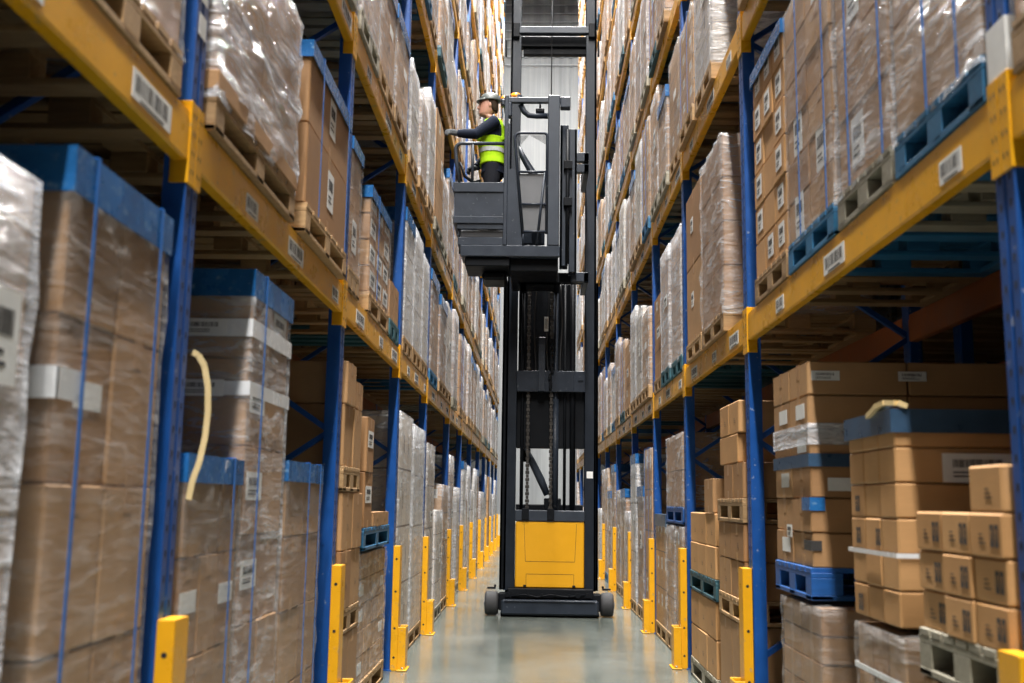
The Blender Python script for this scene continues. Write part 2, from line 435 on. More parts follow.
RB = {}
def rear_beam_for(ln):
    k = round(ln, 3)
    if k not in RB: RB[k] = beam_for(k).copy(); RB[k].materials.clear(); RB[k].materials.append(M['orange_in_shade'])
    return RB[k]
def rack(side, ys, label):
    rz = 0 if side < 0 else PI
    X = XL if side < 0 else XR
    root = empty('pallet_rack', (X, 0, 0), rz); tag(root, label, 'pallet rack', 'tall pallet racks along the aisle')
    s = 1 if side < 0 else -1                            # local y = s*world y
    def ly(yf, far=True): return s * yf
    for i, yf in enumerate(ys):
        # post local far edge at y=0, near edge -PW: for the turned rack shift so that the same edges hold
        py = yf if side < 0 else -(yf - PW)
        link('upright', POST, root, (0, py, 0)); link('rear_upright', RPOST, root, (-.95, py, 0)); link('frame_bracing', BRACE, root, (0, py, 0))
    for i in range(len(ys) - 1):
        y0, y1 = ys[i], ys[i + 1] - PW
        for l, cb in enumerate(CBS[side]):
            if not in_frame([(X, yy, cb + dz) for yy in (y0, (y0 + y1) / 2, y1) for dz in (0, .25)], 25): continue
            lo = y0 if side < 0 else -y1
            b = link('beam', beam_for(y1 - y0), root, (0, lo, cb))
            # the connectors: at the near upright (its far half) and at the far upright (its near half)
            if side < 0: pos = ((y0, True), (ys[i + 1], False))
            else: pos = ((-(y0 - PW), False), (-(ys[i + 1] - PW), True))
            for yy, far in pos: link('beam_connector', CONN[far], b, (0, yy - lo, 0))
            if l < 2 and i < 6:
                n = 3; ln = y1 - y0
                for k in range(n):
                    link('bay_label', BLAB[(k + i + l) % 2], b, (.0021, ln * (k + .62 + .12 * ((i + k) % 2)) / n - (.0), BEAM_LO + .025))
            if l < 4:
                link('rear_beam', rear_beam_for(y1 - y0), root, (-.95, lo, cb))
    return root
RL = rack(-1, YLU, 'long blue and yellow pallet rack the driver is reaching towards')
RR = rack(1, YRU, 'long blue and yellow pallet rack behind the driver')
mb = MB().box((.0012, -PW - .002, 2.40), (.003, .002, 2.63)).box((-PD, -PW - .003, 2.40), (.003, -PW - .001, 2.63)).box((-PD, .001, 2.40), (.003, .003, 2.63))
mb.build('paper_sleeve', M['white'], RR, (0, -(YRU[1] - PW), 0))
for z_ in (2.92, 2.80): MB().box((.0015, -.09, z_), (.003, -.02, z_ + .075)).build('post_sticker', M['white'], RL, (0, YLU[1], 0))
# the rack standing back to back with the right-hand one: seen through the open bay
root = empty('backing_rack', (XR + 1.25, 0, 0), 0)
tag(root, 'dark rack standing back to back behind the rack behind the driver', 'pallet rack')
for yf in YRU[:5]:
    link('upright', RPOST, root, (PD, yf, 0))
for i in range(4):
    for l in (0, 1):
        MB().cbox((-.05, 0, BEAM_LO), (-.001, YRU[i + 1] - PW - YRU[i], BEAM_HI), .005).cbox((-.07, 0, BEAM_LO - .012), (-.001, YRU[i + 1] - PW - YRU[i], BEAM_LO), .003).build('beam', M['orange_in_shade'], root, (PD, YRU[i], CB[l] - .34))
for i in range(4):
    pass

# ------------------------------------------------------------------ pallets
def pallet_mesh(w, d, mats, seed=0):
    """w along y (aisle face shows three blocks), d along x; front at +x"""
    r = random.Random(seed); mb = MB(); nb = 7
    for yb in (-w / 2 + .05, 0, w / 2 - .05):
        mb.cbox((-d / 2, yb - .05, 0), (d / 2, yb + .05, .022), .003)                 # bottom boards
        for xb in (-d / 2 + .073, 0, d / 2 - .073): mb.cbox((xb - .072, yb - (.05 if yb else .06), .022), (xb + .072, yb + (.05 if yb else .06), .10), .003)
    for xb in (-d / 2 + .05, d / 2 - .05): mb.cbox((xb - .05, -w / 2, .001), (xb + .05, w / 2, .024), .003)
    for xb in (-d / 2 + .073, 0, d / 2 - .073): mb.cbox((xb - .072, -w / 2, .10), (xb + .072, w / 2, .122), .002)
    for k in range(nb):
        yy = -w / 2 + w * (k + .5) / nb; b = w / nb * .42
        mb.cbox((-d / 2, yy - b, .122), (d / 2, yy + b, .144), .002)
    return mb.mesh('pallet', mats)
PAL = {}
def pallet_for(w, d, kind):
    k = (round(w, 2), round(d, 2), kind)
    if k not in PAL: PAL[k] = pallet_mesh(w, d, M[kind], len(PAL))
    return PAL[k]
PH = .144

# ------------------------------------------------------------------ cartons and wrapped loads
def block_mesh(w, d, h, nu, nd, nv, mat):
    mb = MB().cbox((-d / 2, -w / 2, 0), (d / 2, w / 2, h), .006)
    for fi, f in enumerate(mb.f):
        vs = [mb.v[i] for i in f]; n = [max(abs(v[a] - sum(q[a] for q in vs) / len(vs)) for v in vs) for a in range(3)]
        a = n.index(min(n))
        U = lambda v: ((v[1] + w / 2) / w * nu, v[2] / h * nv) if a == 0 else (((v[0] + d / 2) / d * nd + 7, v[2] / h * nv) if a == 1 else ((v[1] + w / 2) / w * nu + 3, (v[0] + d / 2) / d * nd + 11))
        mb.uv[fi] = [U(v) for v in vs]
    return mb.mesh('carton_stack', mat)
def wrap_mesh(w, d, h, mat, gu=8, gv=10, amp=.004, seed=0, out=.004):
    r = random.Random(seed); mb = MB(); w2, d2 = w / 2 + out, d / 2 + out
    per = []                                             # points round the box
    for a, b in (((-d2, -w2), (d2, -w2)), ((d2, -w2), (d2, w2)), ((d2, w2), (-d2, w2)), ((-d2, w2), (-d2, -w2))):
        for i in range(gu): per.append((a[0] + (b[0] - a[0]) * i / gu, a[1] + (b[1] - a[1]) * i / gu))
    rings = []
    for j in range(gv + 1):
        ring = []
        for (px, py) in per:
            k = abs(r.gauss(0, amp)); l = math.hypot(px, py)
            sx = k if abs(abs(px) - d2) < 1e-6 else 0; sy = k if abs(abs(py) - w2) < 1e-6 else 0
            ring.append((px + math.copysign(sx, px), py + math.copysign(sy, py), h * j / gv + (r.gauss(0, amp * .8) if 0 < j < gv else 0)))
        rings.append(ring)
    rings.append([(p[0] * .86, p[1] * .86, h + .004 + abs(r.gauss(0, amp))) for p in per])
    mb.loft(rings, 0, True, False)
    return mb.mesh('stretch_wrap', mat)
def band_mesh(w, d, h, bh, mat, out=.012):
    mb = MB(); w2, d2 = w / 2 + out, d / 2 + out; t = .004
    mb.box((d2 - t, -w2, h - bh), (d2, w2, h + .004)); mb.box((-d2, -w2, h - bh), (-d2 + t, w2, h + .004))
    mb.box((-d2 + t, -w2, h - bh), (d2 - t, -w2 + t, h + .004)); mb.box((-d2 + t, w2 - t, h - bh), (d2 - t, w2, h + .004))
    for a, b in (((d2 - .05, -w2), (d2, w2)), ((-d2, -w2), (-d2 + .05, w2)), ((-d2 + .05, -w2), (d2 - .05, -w2 + .05)), ((-d2 + .05, w2 - .05), (d2 - .05, w2))):
        mb.box((a[0], a[1], h + .004), (b[0], b[1], h + .008))
    return mb.mesh('edge_band', mat)
def strap_mesh(d, h, z0, wd, mat, out=.016):
    mb = MB(); d2 = d / 2 + out
    mb.box((d2, -wd / 2, z0), (d2 + .002, wd / 2, h + .012)); mb.box((-d2 - .002, -wd / 2, z0), (-d2, wd / 2, h + .012)); mb.box((-d2, -wd / 2, h + .010), (d2, wd / 2, h + .013))
    return mb.mesh('strap', mat)
def label_mesh(w, h, seed=0, plain=False):
    """sheet lying in the y-z plane, facing +x"""
    r = random.Random(seed); mb = MB().box((0, -w / 2, -h / 2), (.0012, w / 2, h / 2))
    if not plain:
        y = -w * .36
        while y < w * .30:
            b = r.choice((.0016, .0028, .004)); mb.box((.0012, y, h * .02), (.0018, y + b, h * .30), 1); y += b + r.choice((.002, .004))
        for k in range(2): mb.box((.0012, -w * .36, -h * (.18 + .13 * k)), (.0018, w * (.05 + .2 * r.random()), -h * (.13 + .13 * k)), 1)
    return mb.mesh('shipping_label', [M['white'], M['ink']])
LABS = [label_mesh(.15, .20, 1), label_mesh(.22, .11, 2), label_mesh(.12, .12, 3), label_mesh(.16, .07, 4, True)]
def carton_mesh(w, d, h, mat='card', tape=True):
    tape = tape and mat != 'card_orange'
    mb = MB().cbox((-d / 2, -w / 2, 0), (d / 2, w / 2, h), .006)
    if tape:
        mb.box((-d / 2 - .0008, -.026, h - .0005), (d / 2 + .0008, .026, h + .0008), 1)
        for sx in (-1, 1): mb.box((sx * d / 2 - .0008, -.026, h - .07), (sx * d / 2 + .0008, .026, h), 1)
        for sx in (-1, 1): mb.box((sx * d / 2 - .0008, -.026, 0), (sx * d / 2 + .0008, .026, .05), 1)
        mb.box((-d / 2, -w / 2 - .0005, h * .985), (d / 2, w / 2 + .0005, h * .99), 1)
    return mb.mesh('carton', [M[mat], M['tape']])

def make_load(name, w, d, h, nu, nd, nv, pallet='wood', wrap=None, band=None, bandh=.11, straps=(), near=False, mat='stack', card='card', labels=(), amp=.004, seed=0, tapes=(), strapmat='strap', slip=False, gaps=True):
    """a load on a pallet: everything strapped and wrapped to it moves with it.  h counts the pallet."""
    root = empty(name); r = random.Random(seed * 7 + 3)
    z0 = 0
    if pallet: link('pallet', pallet_for(w, d, pallet), root); z0 = PH
    ww, dd, hh = w - .015, d - .02, h - z0
    if slip: MBs = MB().cbox((-d / 2 - .004, -w / 2 - .004, z0), (d / 2 + .004, w / 2 + .004, z0 + .07), .004).build('slip_tray', M['card'], root)
    if near:
        cw, cdp, chh = ww / nu, dd / nd, hh / nv
        me = carton_mesh(cw - .004, cdp - .004, chh - .003, card)
        for k in range(nv):
            for i in range(nu):
                for j in range(nd):
                    if nd > 2 and 0 < j < nd - 1 and 0 < i < nu - 1 and k < nv - 1: continue
                    c = link('carton', me, root, (-dd / 2 + cdp * (j + .5) + r.gauss(0, .002), -ww / 2 + cw * (i + .5) + r.gauss(0, .0006), z0 + chh * k))
                    if labels and j == nd - 1 and r.random() < labels[0]:
                        link('shipping_label', LABS[labels[1]], c, (cdp / 2 - .0015, cw * labels[2], chh * .55))
    else:
        link('carton_stack', block_mesh(ww, dd, hh, nu, nd, nv, M[mat]), root, (0, 0, z0))
        if labels:
            for (lk, ly_, lz) in labels: link('shipping_label', LABS[lk], root, (dd / 2 + .011, ly_, lz))
    for (tz, th) in tapes:
        band_ = MB(); o = .0085; t = .002
        band_.box((dd / 2 + o, -ww / 2 - o, tz), (dd / 2 + o + t, ww / 2 + o, tz + th)); band_.box((-dd / 2 - o, -ww / 2 - o - t, tz), (dd / 2 + o + t, -ww / 2 - o, tz + th)); band_.box((-dd / 2 - o, ww / 2 + o, tz), (dd / 2 + o + t, ww / 2 + o + t, tz + th))
        bo = band_.build('film_band', M['tape_white'], root)
    if wrap: link('stretch_wrap', wrap_mesh(ww, dd, hh + .03, M[wrap], 12 if near else 6, 14 if near else 7, amp, seed), root, (0, 0, z0 - .03))
    if band: link('edge_band', band_mesh(ww, dd, hh, bandh, M[band]), root, (0, 0, z0))
    for ys_ in straps: link('strap', strap_mesh(dd, h, PH - .01 if pallet else .0, .016, M[strapmat]), root, (0, ys_ * ww, 0))
    return root
def side_pos(side, y0, y1, d, z, over=0.):
    """place the load so that its front stands in the rack's front plane"""
    X = XL + .006 + over if side < 0 else XR - .006 - over
    return (X - d / 2 if side < 0 else X + d / 2, (y0 + y1) / 2, z), (0 if side < 0 else PI)
LOADS = []     # (root, side, level, bay, y0, y1, z, h, desc)
RACKNAME = {-1: 'rack the driver faces', 1: 'rack behind the driver'}
def put(root, side, y0, y1, z, d, label, over=0., group='wrapped pallet loads along the racks'):
    loc, rz = side_pos(side, y0, y1, d, z, over); root.location = loc; root.rotation_euler = (0, 0, rz)
    tag(root, label, 'pallet load', group); return root
def BZ(l, side): return 0.002 if l == 0 else CBS[min(side, 1)][l - 1] + BEAM_HI + .001
NL = 0
def near_load(side, level, y0, y1, h, label, d=1.0, z=None, over=0., **kw):
    global NL; NL += 1
    r = make_load('pallet_load', y1 - y0, d, h, seed=NL, **kw)
    put(r, side, y0, y1, BZ(level, side) if z is None else z, d, label, over); return r
FACE, BACK = -1, 1
# ---- rack the driver faces, floor level
near_load(FACE, 0, 1.40, 2.22, 2.00, 'cloudy film-wrapped tall load at the frame edge, nearest on the floor', nu=2, nd=2, nv=5, near=True, wrap='film_white', amp=.006, labels=(0, 0, 0))
near_load(FACE, 0, 2.36, 3.02, 2.13, 'tall floor load with blue edging and two blue straps beside the nearest upright', nu=2, nd=2, nv=5, near=True, wrap='film_thin', band='band', bandh=.105, straps=(-.34, .36), labels=(.25, 3, .1))
b_ = MB().box((-.50, -.337, 1.53), (.500, -.334, 1.605)).box((.497, -.337, 1.53), (.500, -.20, 1.605)).build('film_band', M['tape_white'], bpy.data.objects['pallet_load.001'])
near_load(FACE, 0, 3.30, 3.93, 1.44, 'low blue-edged wrapped floor load just past the nearest upright', nu=3, nd=2, nv=4, near=True, wrap='film_grey', band='band', bandh=.085, straps=(.30,), labels=(.2, 3, .0))
pts = [(.485, -.300, 1.775), (.505, -.300, 1.765), (.527, -.300, 1.73), (.543, -.300, 1.66), (.548, -.302, 1.58), (.545, -.305, 1.50), (.533, -.310, 1.42), (.515, -.312, 1.36), (.506, -.313, 1.30)]
pts = [Vector(p) for p in pts]; mb = MB()
for a, b in zip(pts, pts[1:]): mb.bar(a, b, .019, .003, (0, 1, 0))
mb.build('loose_strap', M['strap_cream'], bpy.data.objects['pallet_load.002'])['label'] = 'loose cream strap curling up'
near_load(FACE, 0, 3.96, 4.60, 2.19, 'tallest blue-edged floor load with white printed bands under first shelf', nu=2, nd=2, nv=6, near=True, wrap='film', band='band', bandh=.10, straps=(-.25,), labels=(.3, 1, 0), tapes=((1.93, .07), (1.70, .055)))
for z_ in (1.965, 1.7275): link('shipping_label', label_mesh(.20, .065, 12), bpy.data.objects['pallet_load.003'], (.30, -.327, z_), -PI / 2)
link('shipping_label', LABS[0], bpy.data.objects['pallet_load'], (.506, .26, 1.63))
near_load(FACE, 0, 4.66, 5.42, 1.47, 'low blue-edged wrapped floor load in front of the second upright', nu=2, nd=2, nv=4, near=True, wrap='film_grey', band='band', bandh=.085, straps=(.05, .4))
near_load(FACE, 0, 6.70, 7.93, .962, 'wrapped floor load with white side stickers under a blue pallet', nu=4, nd=2, nv=5, near=True, wrap='film', labels=(.3, 3, .0), band=None, tapes=())
near_load(FACE, 0, 8.50, 9.40, 2.04, 'tall film-wrapped floor load nearest behind the third upright', nu=3, nd=2, nv=4, wrap='film', mat='stack_pale')
near_load(FACE, 0, 9.45, 10.45, 2.0, 'tall film-wrapped floor load next to the fourth upright', nu=3, nd=2, nv=4, wrap='film_white', mat='stack_pale')
# ---- rack the driver faces, first shelf
near_load(FACE, 1, 1.25, 2.08, 1.15, 'carton load on first shelf cut by the top frame edge', nu=2, nd=2, nv=3, near=True, wrap='film_thin')
near_load(FACE, 1, 2.22, 3.02, 1.15, 'film-wrapped carton load on first shelf before the nearest upright', nu=2, nd=2, nv=3, near=True, wrap='film')
near_load(FACE, 1, 3.30, 4.46, .93, 'crumpled glossy-wrapped wide carton load on first shelf, nearest bay', nu=2, nd=2, nv=2, near=True, wrap='film_shiny', amp=.009, slip=True, over=.02)
near_load(FACE, 1, 4.62, 5.66, .93, 'blue-edged plain carton load on first shelf beside glossy-wrapped load', nu=1, nd=2, nv=2, near=True, wrap=None, band='band', bandh=.075, straps=(-.28, .40), labels=(.9, 0, .05), over=.035)
near_load(FACE, 1, 5.93, 6.30, .93, 'narrow blue-edged labelled carton stack just past second upright, first shelf', nu=1, nd=2, nv=2, near=True, wrap='film_thin', band='band', bandh=.07, labels=(.9, 0, 0))
near_load(FACE, 1, 6.68, 7.62, .86, 'labelled carton load with blue edging in second bay of first shelf', nu=3, nd=2, nv=4, near=True, wrap='film_thin', band='band', bandh=.075, labels=(.7, 1, 0), straps=(-.2,))
near_load(FACE, 1, 7.70, 8.22, .45, 'low carton pair on a blue pallet, second bay of first shelf', nu=2, nd=2, nv=1, near=True, pallet='wood_teal')
for k, (a, b, hh) in enumerate(((8.5, 9.12, 1.24), (9.16, 9.86, 1.26), (9.90, 10.48, 1.18))):
    near_load(FACE, 1, a, b, hh, ('nearest', 'middle', 'farthest')[k] + ' white-wrapped tall load in third bay of first shelf, %s' % RACKNAME[-1], nu=2, nd=2, nv=3, wrap='film_white', mat='stack_pale', band='band' if k == 0 else None)
# ---- rack behind the driver, floor level
near_load(BACK, 0, 4.68, 5.40, .865, 'film-wrapped lower load under the royal blue pallet', nu=2, nd=2, nv=6, near=True, wrap='film_grey', pallet='wood')
near_load(BACK, 0, 4.80, 5.50, 1.09, 'carton load with slate band on the royal blue pallet', nu=2, nd=2, nv=6, near=True, z=.890, wrap=None, pallet='wood_royal', labels=(.3, 3, .1), card='card', d=.95)
near_load(BACK, 0, 8.86, 9.96, .78, 'film-capped brown load on a blue pallet by the third upright', nu=3, nd=2, nv=2, z=1.142, wrap='film', pallet='wood_royal', near=True)
near_load(BACK, 0, 8.86, 9.39, 1.12, 'clear-wrapped lower floor load nearest the third upright, behind driver', nu=2, nd=2, nv=3, wrap='film', mat='stack')
near_load(BACK, 0, 9.43, 9.98, 1.12, 'clear-wrapped lower floor load second from third upright, behind driver', nu=2, nd=2, nv=3, wrap='film', mat='stack')
near_load(BACK, 0, 10.02, 10.90, 1.20, 'slate-capped floor load just before the fourth upright, behind driver', nu=3, nd=2, nv=3, wrap='film_thin', band='band_dark', mat='stack_lab')
# ---- rack behind the driver, first shelf
near_load(BACK, 1, 1.80, 2.62, 1.3, 'pale carton load on first shelf beyond the nearest upright frame edge', nu=2, nd=2, nv=3, near=True, wrap='film_thin', card='card')
near_load(BACK, 1, 2.80, 3.52, 1.36, 'film-wrapped load on bright blue pallet beside the nearest upright', nu=1, nd=2, nv=3, near=True, wrap='film', pallet='wood_blue', straps=(.30, -.05), amp=.010)
near_load(BACK, 1, 3.56, 4.21, 1.36, 'film-wrapped labelled load on pale pallet between the two blue pallets', nu=1, nd=2, nv=4, near=True, wrap='film', pallet='wood_grey', straps=(.42, -.2), labels=(.9, 0, -.12), amp=.008)
near_load(BACK, 1, 4.27, 5.06, 1.36, 'film-wrapped load of small cartons on the teal blue pallet', nu=2, nd=2, nv=6, near=True, wrap='film_thin', pallet='wood_blue', straps=(.42, -.15), labels=(.4, 0, 0))
near_load(BACK, 1, 5.10, 5.85, 1.37, 'golden carton load with square white stickers and blue edging', nu=3, nd=2, nv=6, near=True, wrap=None, pallet='wood', band='band', bandh=.07, card='card_orange', labels=(.7, 2, 0))
near_load(BACK, 1, 6.74, 7.62, 1.36, 'clear-wrapped big carton load past the second upright, behind driver', nu=1, nd=2, nv=4, near=True, wrap='film', pallet='wood', amp=.008, over=.02)
near_load(BACK, 1, 7.66, 8.42, 1.36, 'plain brown big carton load before the third upright, behind driver', nu=1, nd=2, nv=2, near=True, pallet='wood', labels=(.6, 2, -.1), over=.02)
near_load(BACK, 1, 8.82, 9.5, 1.30, 'speckled film-wrapped load just past third upright, behind driver', nu=2, nd=2, nv=4, wrap='film_white', mat='stack', pallet='wood_teal')

# slate film band round the load on the royal pallet belongs to that load
for o in list(bpy.data.objects):
    if o.get('label') == 'carton load with slate band on the royal blue pallet':
        bb = MB(); w2, d2 = .345 + .004, .465 + .004
        bb.box((d2, -w2, .60), (d2 + .002, w2, .66)); bb.box((-d2, -w2 - .002, .60), (d2 + .002, -w2, .66)); bb.box((-d2, w2, .60), (d2 + .002, w2 + .002, .66))
        bb.build('film_band', M['band_dark'], o)['label'] = 'slate film band'
        bb = MB().box((.3475 + .12, -.345, .70), (.47, .345, .80)).box((-.47, -.348, .70), (.47, -.345, .80)).box((-.47, .345, .70), (.47, .348, .80)); bb.build('film_band', M['film_white'], o)['label'] = 'cloudy film band'
        link('shipping_label', label_mesh(.13, .045, 21), o, (.38, .346, 1.02), PI / 2); link('shipping_label', label_mesh(.13, .045, 22), o, (-.02, .346, 1.02), PI / 2)
        link('shipping_label', label_mesh(.17, .06, 23, True), o, (.30, .346, .52), PI / 2); link('shipping_label', label_mesh(.10, .06, 24), o, (.468, -.05, .30), 0)
        MB().box((.467, .20, .40), (.4695, .345, .46)).box((.40, .345, .40), (.4695, .3475, .46)).build('tape_patch', M['band'], o)
        MB().box((.467, .22, .22), (.4695, .345, .265)).box((.42, .345, .22), (.4695, .3475, .265)).build('tape_patch', M['ink'], o)

# ------------------------------------------------------------------ loose cartons stacked without film: every carton its own thing
def mark_mesh():
    mb = MB()
    for y0 in (-.025, .004):
        mb.box((0, y0, -.030), (.0008, y0 + .021, .030), 0)
        mb.v += [(.0012, y0 + .005, .008), (.0012, y0 + .016, .008), (.0012, y0 + .0105, .020)]; k = len(mb.v); mb.face((k - 3, k - 2, k - 1), 1)
        mb.box((.0008, y0 + .009, -.012), (.0011, y0 + .012, .008), 1)
    return mb.mesh('handling_mark', [M['ink'], M['card_orange']])
MARK = mark_mesh()
def print_mesh():
    mb = MB()
    for k in range(3): mb.box((0, -.022, -.015 + k * .012), (.0006, .020 - .009 * k, -.0115 + k * .012))
    return mb.mesh('printed_lines', M['ink'])
PRINT = print_mesh()
def loose(side, y_near, widths, z0, rows, rh, d, where, group, card='card', marks=None, skip=(), over=0., depthn=1, labelled=False):
    """widths: column widths from the near end on. returns top z"""
    X = XL + .02 + over if side < 0 else XR - .02 - over; s = -1 if side < 0 else 1
    rz = 0 if side < 0 else PI; first = {}
    n = len(widths)
    for j in range(depthn):
        y = y_near
        for c, w in enumerate(widths):
            for r in range(rows):
                if (c, r) in skip: continue
                key = round(w, 3)
                if key not in first:
                    o = empty('carton'); link('carton_body', carton_mesh(w - .005, d - .006, rh - .003, card), o)
                    if marks == 'hand':
                        link('handling_mark', MARK, o, (d / 2 - .0025, (.26 if side > 0 else -.26) * w, rh * .48)); link('printed_lines', PRINT, o, (d / 2 - .0025, (-.10 if side > 0 else .10) * w, rh * .42))
                    elif marks == 'print': link('printed_lines', PRINT, o, (d / 2 - .0025, .1 * w, rh * .4))
                    if labelled: link('shipping_label', LABS[1], o, (d / 2 - .0025, 0, rh * .6))
                    first[key] = o
                else: o = copy_tree(first[key])
                o.location = (X + s * (d * (j + .5)) + random.gauss(0, .003), y + w / 2, z0 + rh * r + .0005 * r); o.rotation_euler = (0, 0, rz + random.gauss(0, .004))
                rown = 'single layer' if rows == 1 else ('top layer' if r == rows - 1 else ('bottom layer' if r == 0 else ORD[rows - r] + ' layer down'))
                coln = '' if n == 1 else ('near column' if c == 0 else ('far column' if c == n - 1 else ('middle column' if n == 3 else ORD[c + 1] + ' column')))
                dn = '' if depthn == 1 else (' at the aisle' if j == 0 else ' set behind')
                o['label'] = ('carton%s, %s%s, %s' % (dn, rown, (', ' + coln) if coln else '', where)); o['category'] = 'carton'; o['group'] = group
            y += w
    return z0 + rows * rh
def pallet_thing(side, y0, y1, z, d, kind, label, over=0.):
    X = XL + .02 + over if side < 0 else XR - .02 - over
    o = link('pallet', pallet_for(y1 - y0, d, kind), None, (X - d / 2 if side < 0 else X + d / 2, (y0 + y1) / 2, z), 0 if side < 0 else PI)
    tag(o, label, 'pallet', 'bare pallets in the floor-level stacks'); return o
# stack of small printed cartons, nearest on the right
loose(BACK, 2.80, [.212] * 3, .002, 4, .196, .5, 'bottom tier under pale pallet by nearest upright', 'cartons in the nearest lower tier')
pallet_thing(BACK, 2.79, 3.45, .790, .98, 'wood_grey', 'pale weathered pallet under the small printed cartons')
loose(BACK, 2.80, [.212] * 3, .790 + PH, 3, .122, .5, 'small printed cartons on pale pallet', 'small printed cartons on the pale pallet', 'card_orange', 'hand')
loose(BACK, 2.80, [.212], .790 + PH + .367, 1, .13, .5, 'topmost, alone above small printed cartons', 'small printed cartons on the pale pallet', 'card_orange', 'print')
# the banded stack just behind it
near_load(BACK, 0, 3.64, 4.18, .872, 'film-banded carton tier below the slate-edged golden stack', nu=3, nd=2, nv=4, near=True, wrap='film_thin', tapes=((.70, .02),), pallet='wood')
r_ = near_load(BACK, 0, 3.64, 4.18, .74, 'golden carton stack with torn slate-blue top edging and printed squares', nu=3, nd=2, nv=6, near=True, z=.903, pallet=None, band='band_dark', bandh=.075, card='card_orange', labels=(0, 0, 0), tapes=((.235, .016),), d=1.0, over=.01)
for (cy, cz) in ((-.17, .42), (-.17, .30), (-.17, .05), (.06, .30)):
    link('handling_mark', MARK, r_, (.4905, cy, cz))
lb = link('shipping_label', label_mesh(.26, .10, 9), r_, (.20, .273, .545), PI / 2)
tm = MB(); tpts = [(.497, .05, .738), (.498, .10, .748), (.497, .16, .766), (.490, .22, .772), (.470, .262, .768), (.44, .272, .755)]
for a_, b_ in zip(tpts, tpts[1:]): tm.bar(a_, b_, .040, .018, (0, 0, 1))
tm.build('torn_edge', M['strap_cream'], r_)['label'] = 'torn cream edge strip'
# cartons between second and third upright
loose(BACK, 6.26, [.42, .42], .002 + PH, 1, .46, .55, 'lowest tier beside second upright behind driver', 'brown cartons beside the second upright')
pallet_thing(BACK, 6.25, 7.10, .002, .98, 'wood', 'pallet on the floor beside second upright behind driver')
pallet_thing(BACK, 6.25, 7.10, .608, .98, 'wood', 'pallet between lower and middle carton tiers past second upright')
loose(BACK, 6.26, [.42, .42], .608 + PH, 2, .225, .55, 'middle tier beside second upright behind driver', 'brown cartons beside the second upright', marks='print')
pallet_thing(BACK, 6.25, 7.10, 1.205, .98, 'wood', 'pallet carrying the top carton tier past second upright')
loose(BACK, 6.26, [.30, .30], 1.205 + PH, 1, .22, .55, 'lower layer of top tier past second upright', 'brown cartons beside the second upright')
loose(BACK, 6.40, [.60], 1.205 + PH + .2205, 1, .18, .55, 'large flat carton of top tier past second upright', 'brown cartons beside the second upright', 'card_orange')
loose(BACK, 6.36, [.31, .31], 1.205 + PH + .402, 1, .20, .5, 'crowning pair of top tier past second upright', 'brown cartons beside the second upright', 'card_orange', 'print')
pallet_thing(BACK, 7.22, 8.40, .002, .98, 'wood_grey', 'grey-green pallet on the floor before the third upright')
loose(BACK, 7.24, [.38, .38, .38], .002 + PH, 2, .255, .55, 'lower stack before third upright behind driver', 'printed cartons before the third upright', 'card_orange', 'print')
pallet_thing(BACK, 7.22, 8.40, .658, .98, 'wood_teal', 'dark teal pallet halfway up the printed carton stack')
loose(BACK, 7.24, [.38, .38, .38], .658 + PH, 2, .225, .55, 'upper stack before third upright behind driver', 'printed cartons before the third upright', 'card_orange', 'print')
loose(BACK, 7.30, [.36], .658 + PH + .4515, 1, .24, .5, 'lone carton crowning printed stack before third upright', 'printed cartons before the third upright')
# cartons past the second upright on the driver's side
pallet_thing(FACE, 5.94, 6.64, .002, .98, 'wood', 'pallet on the floor past second upright, driver side')
loose(FACE, 5.95, [.34, .34], .002 + PH, 1, .39, .55, 'lowest tier past second upright, driver side', 'tall cartons past the second upright')
pallet_thing(FACE, 5.94, 6.64, .538, .98, 'wood', 'pallet above lowest carton tier, driver side')
loose(FACE, 5.95, [.34, .34], .538 + PH, 2, .335, .55, 'middle tier past second upright, driver side', 'tall cartons past the second upright', marks='print')
pallet_thing(FACE, 5.94, 6.50, 1.355, .98, 'wood', 'pallet below topmost carton tier, driver side')
loose(FACE, 5.95, [.28, .28], 1.355 + PH, 1, .36, .60, 'top tier past second upright, driver side', 'tall cartons past the second upright')
loose(FACE, 5.95, [.28], 1.355 + PH + .3605, 1, .25, .60, 'crowning carton past second upright, driver side', 'tall cartons past the second upright')
loose(FACE, 6.252, [.27], 1.355 + PH + .3605, 1, .17, .55, 'lower crowning carton past second upright, driver side', 'tall cartons past the second upright')
pallet_thing(FACE, 6.72, 7.92, .984, 1.0, 'wood_blue', 'blue pallet on top of the sticker-marked wrapped load')
loose(FACE, 6.73, [.30], .984 + PH, 2, .36, .5, 'column standing on the blue pallet', 'cartons on the blue pallet', labelled=True)
loose(FACE, 7.10, [.40, .38], .984 + PH, 1, .10, .8, 'flat carton lying on the blue pallet', 'cartons on the blue pallet')

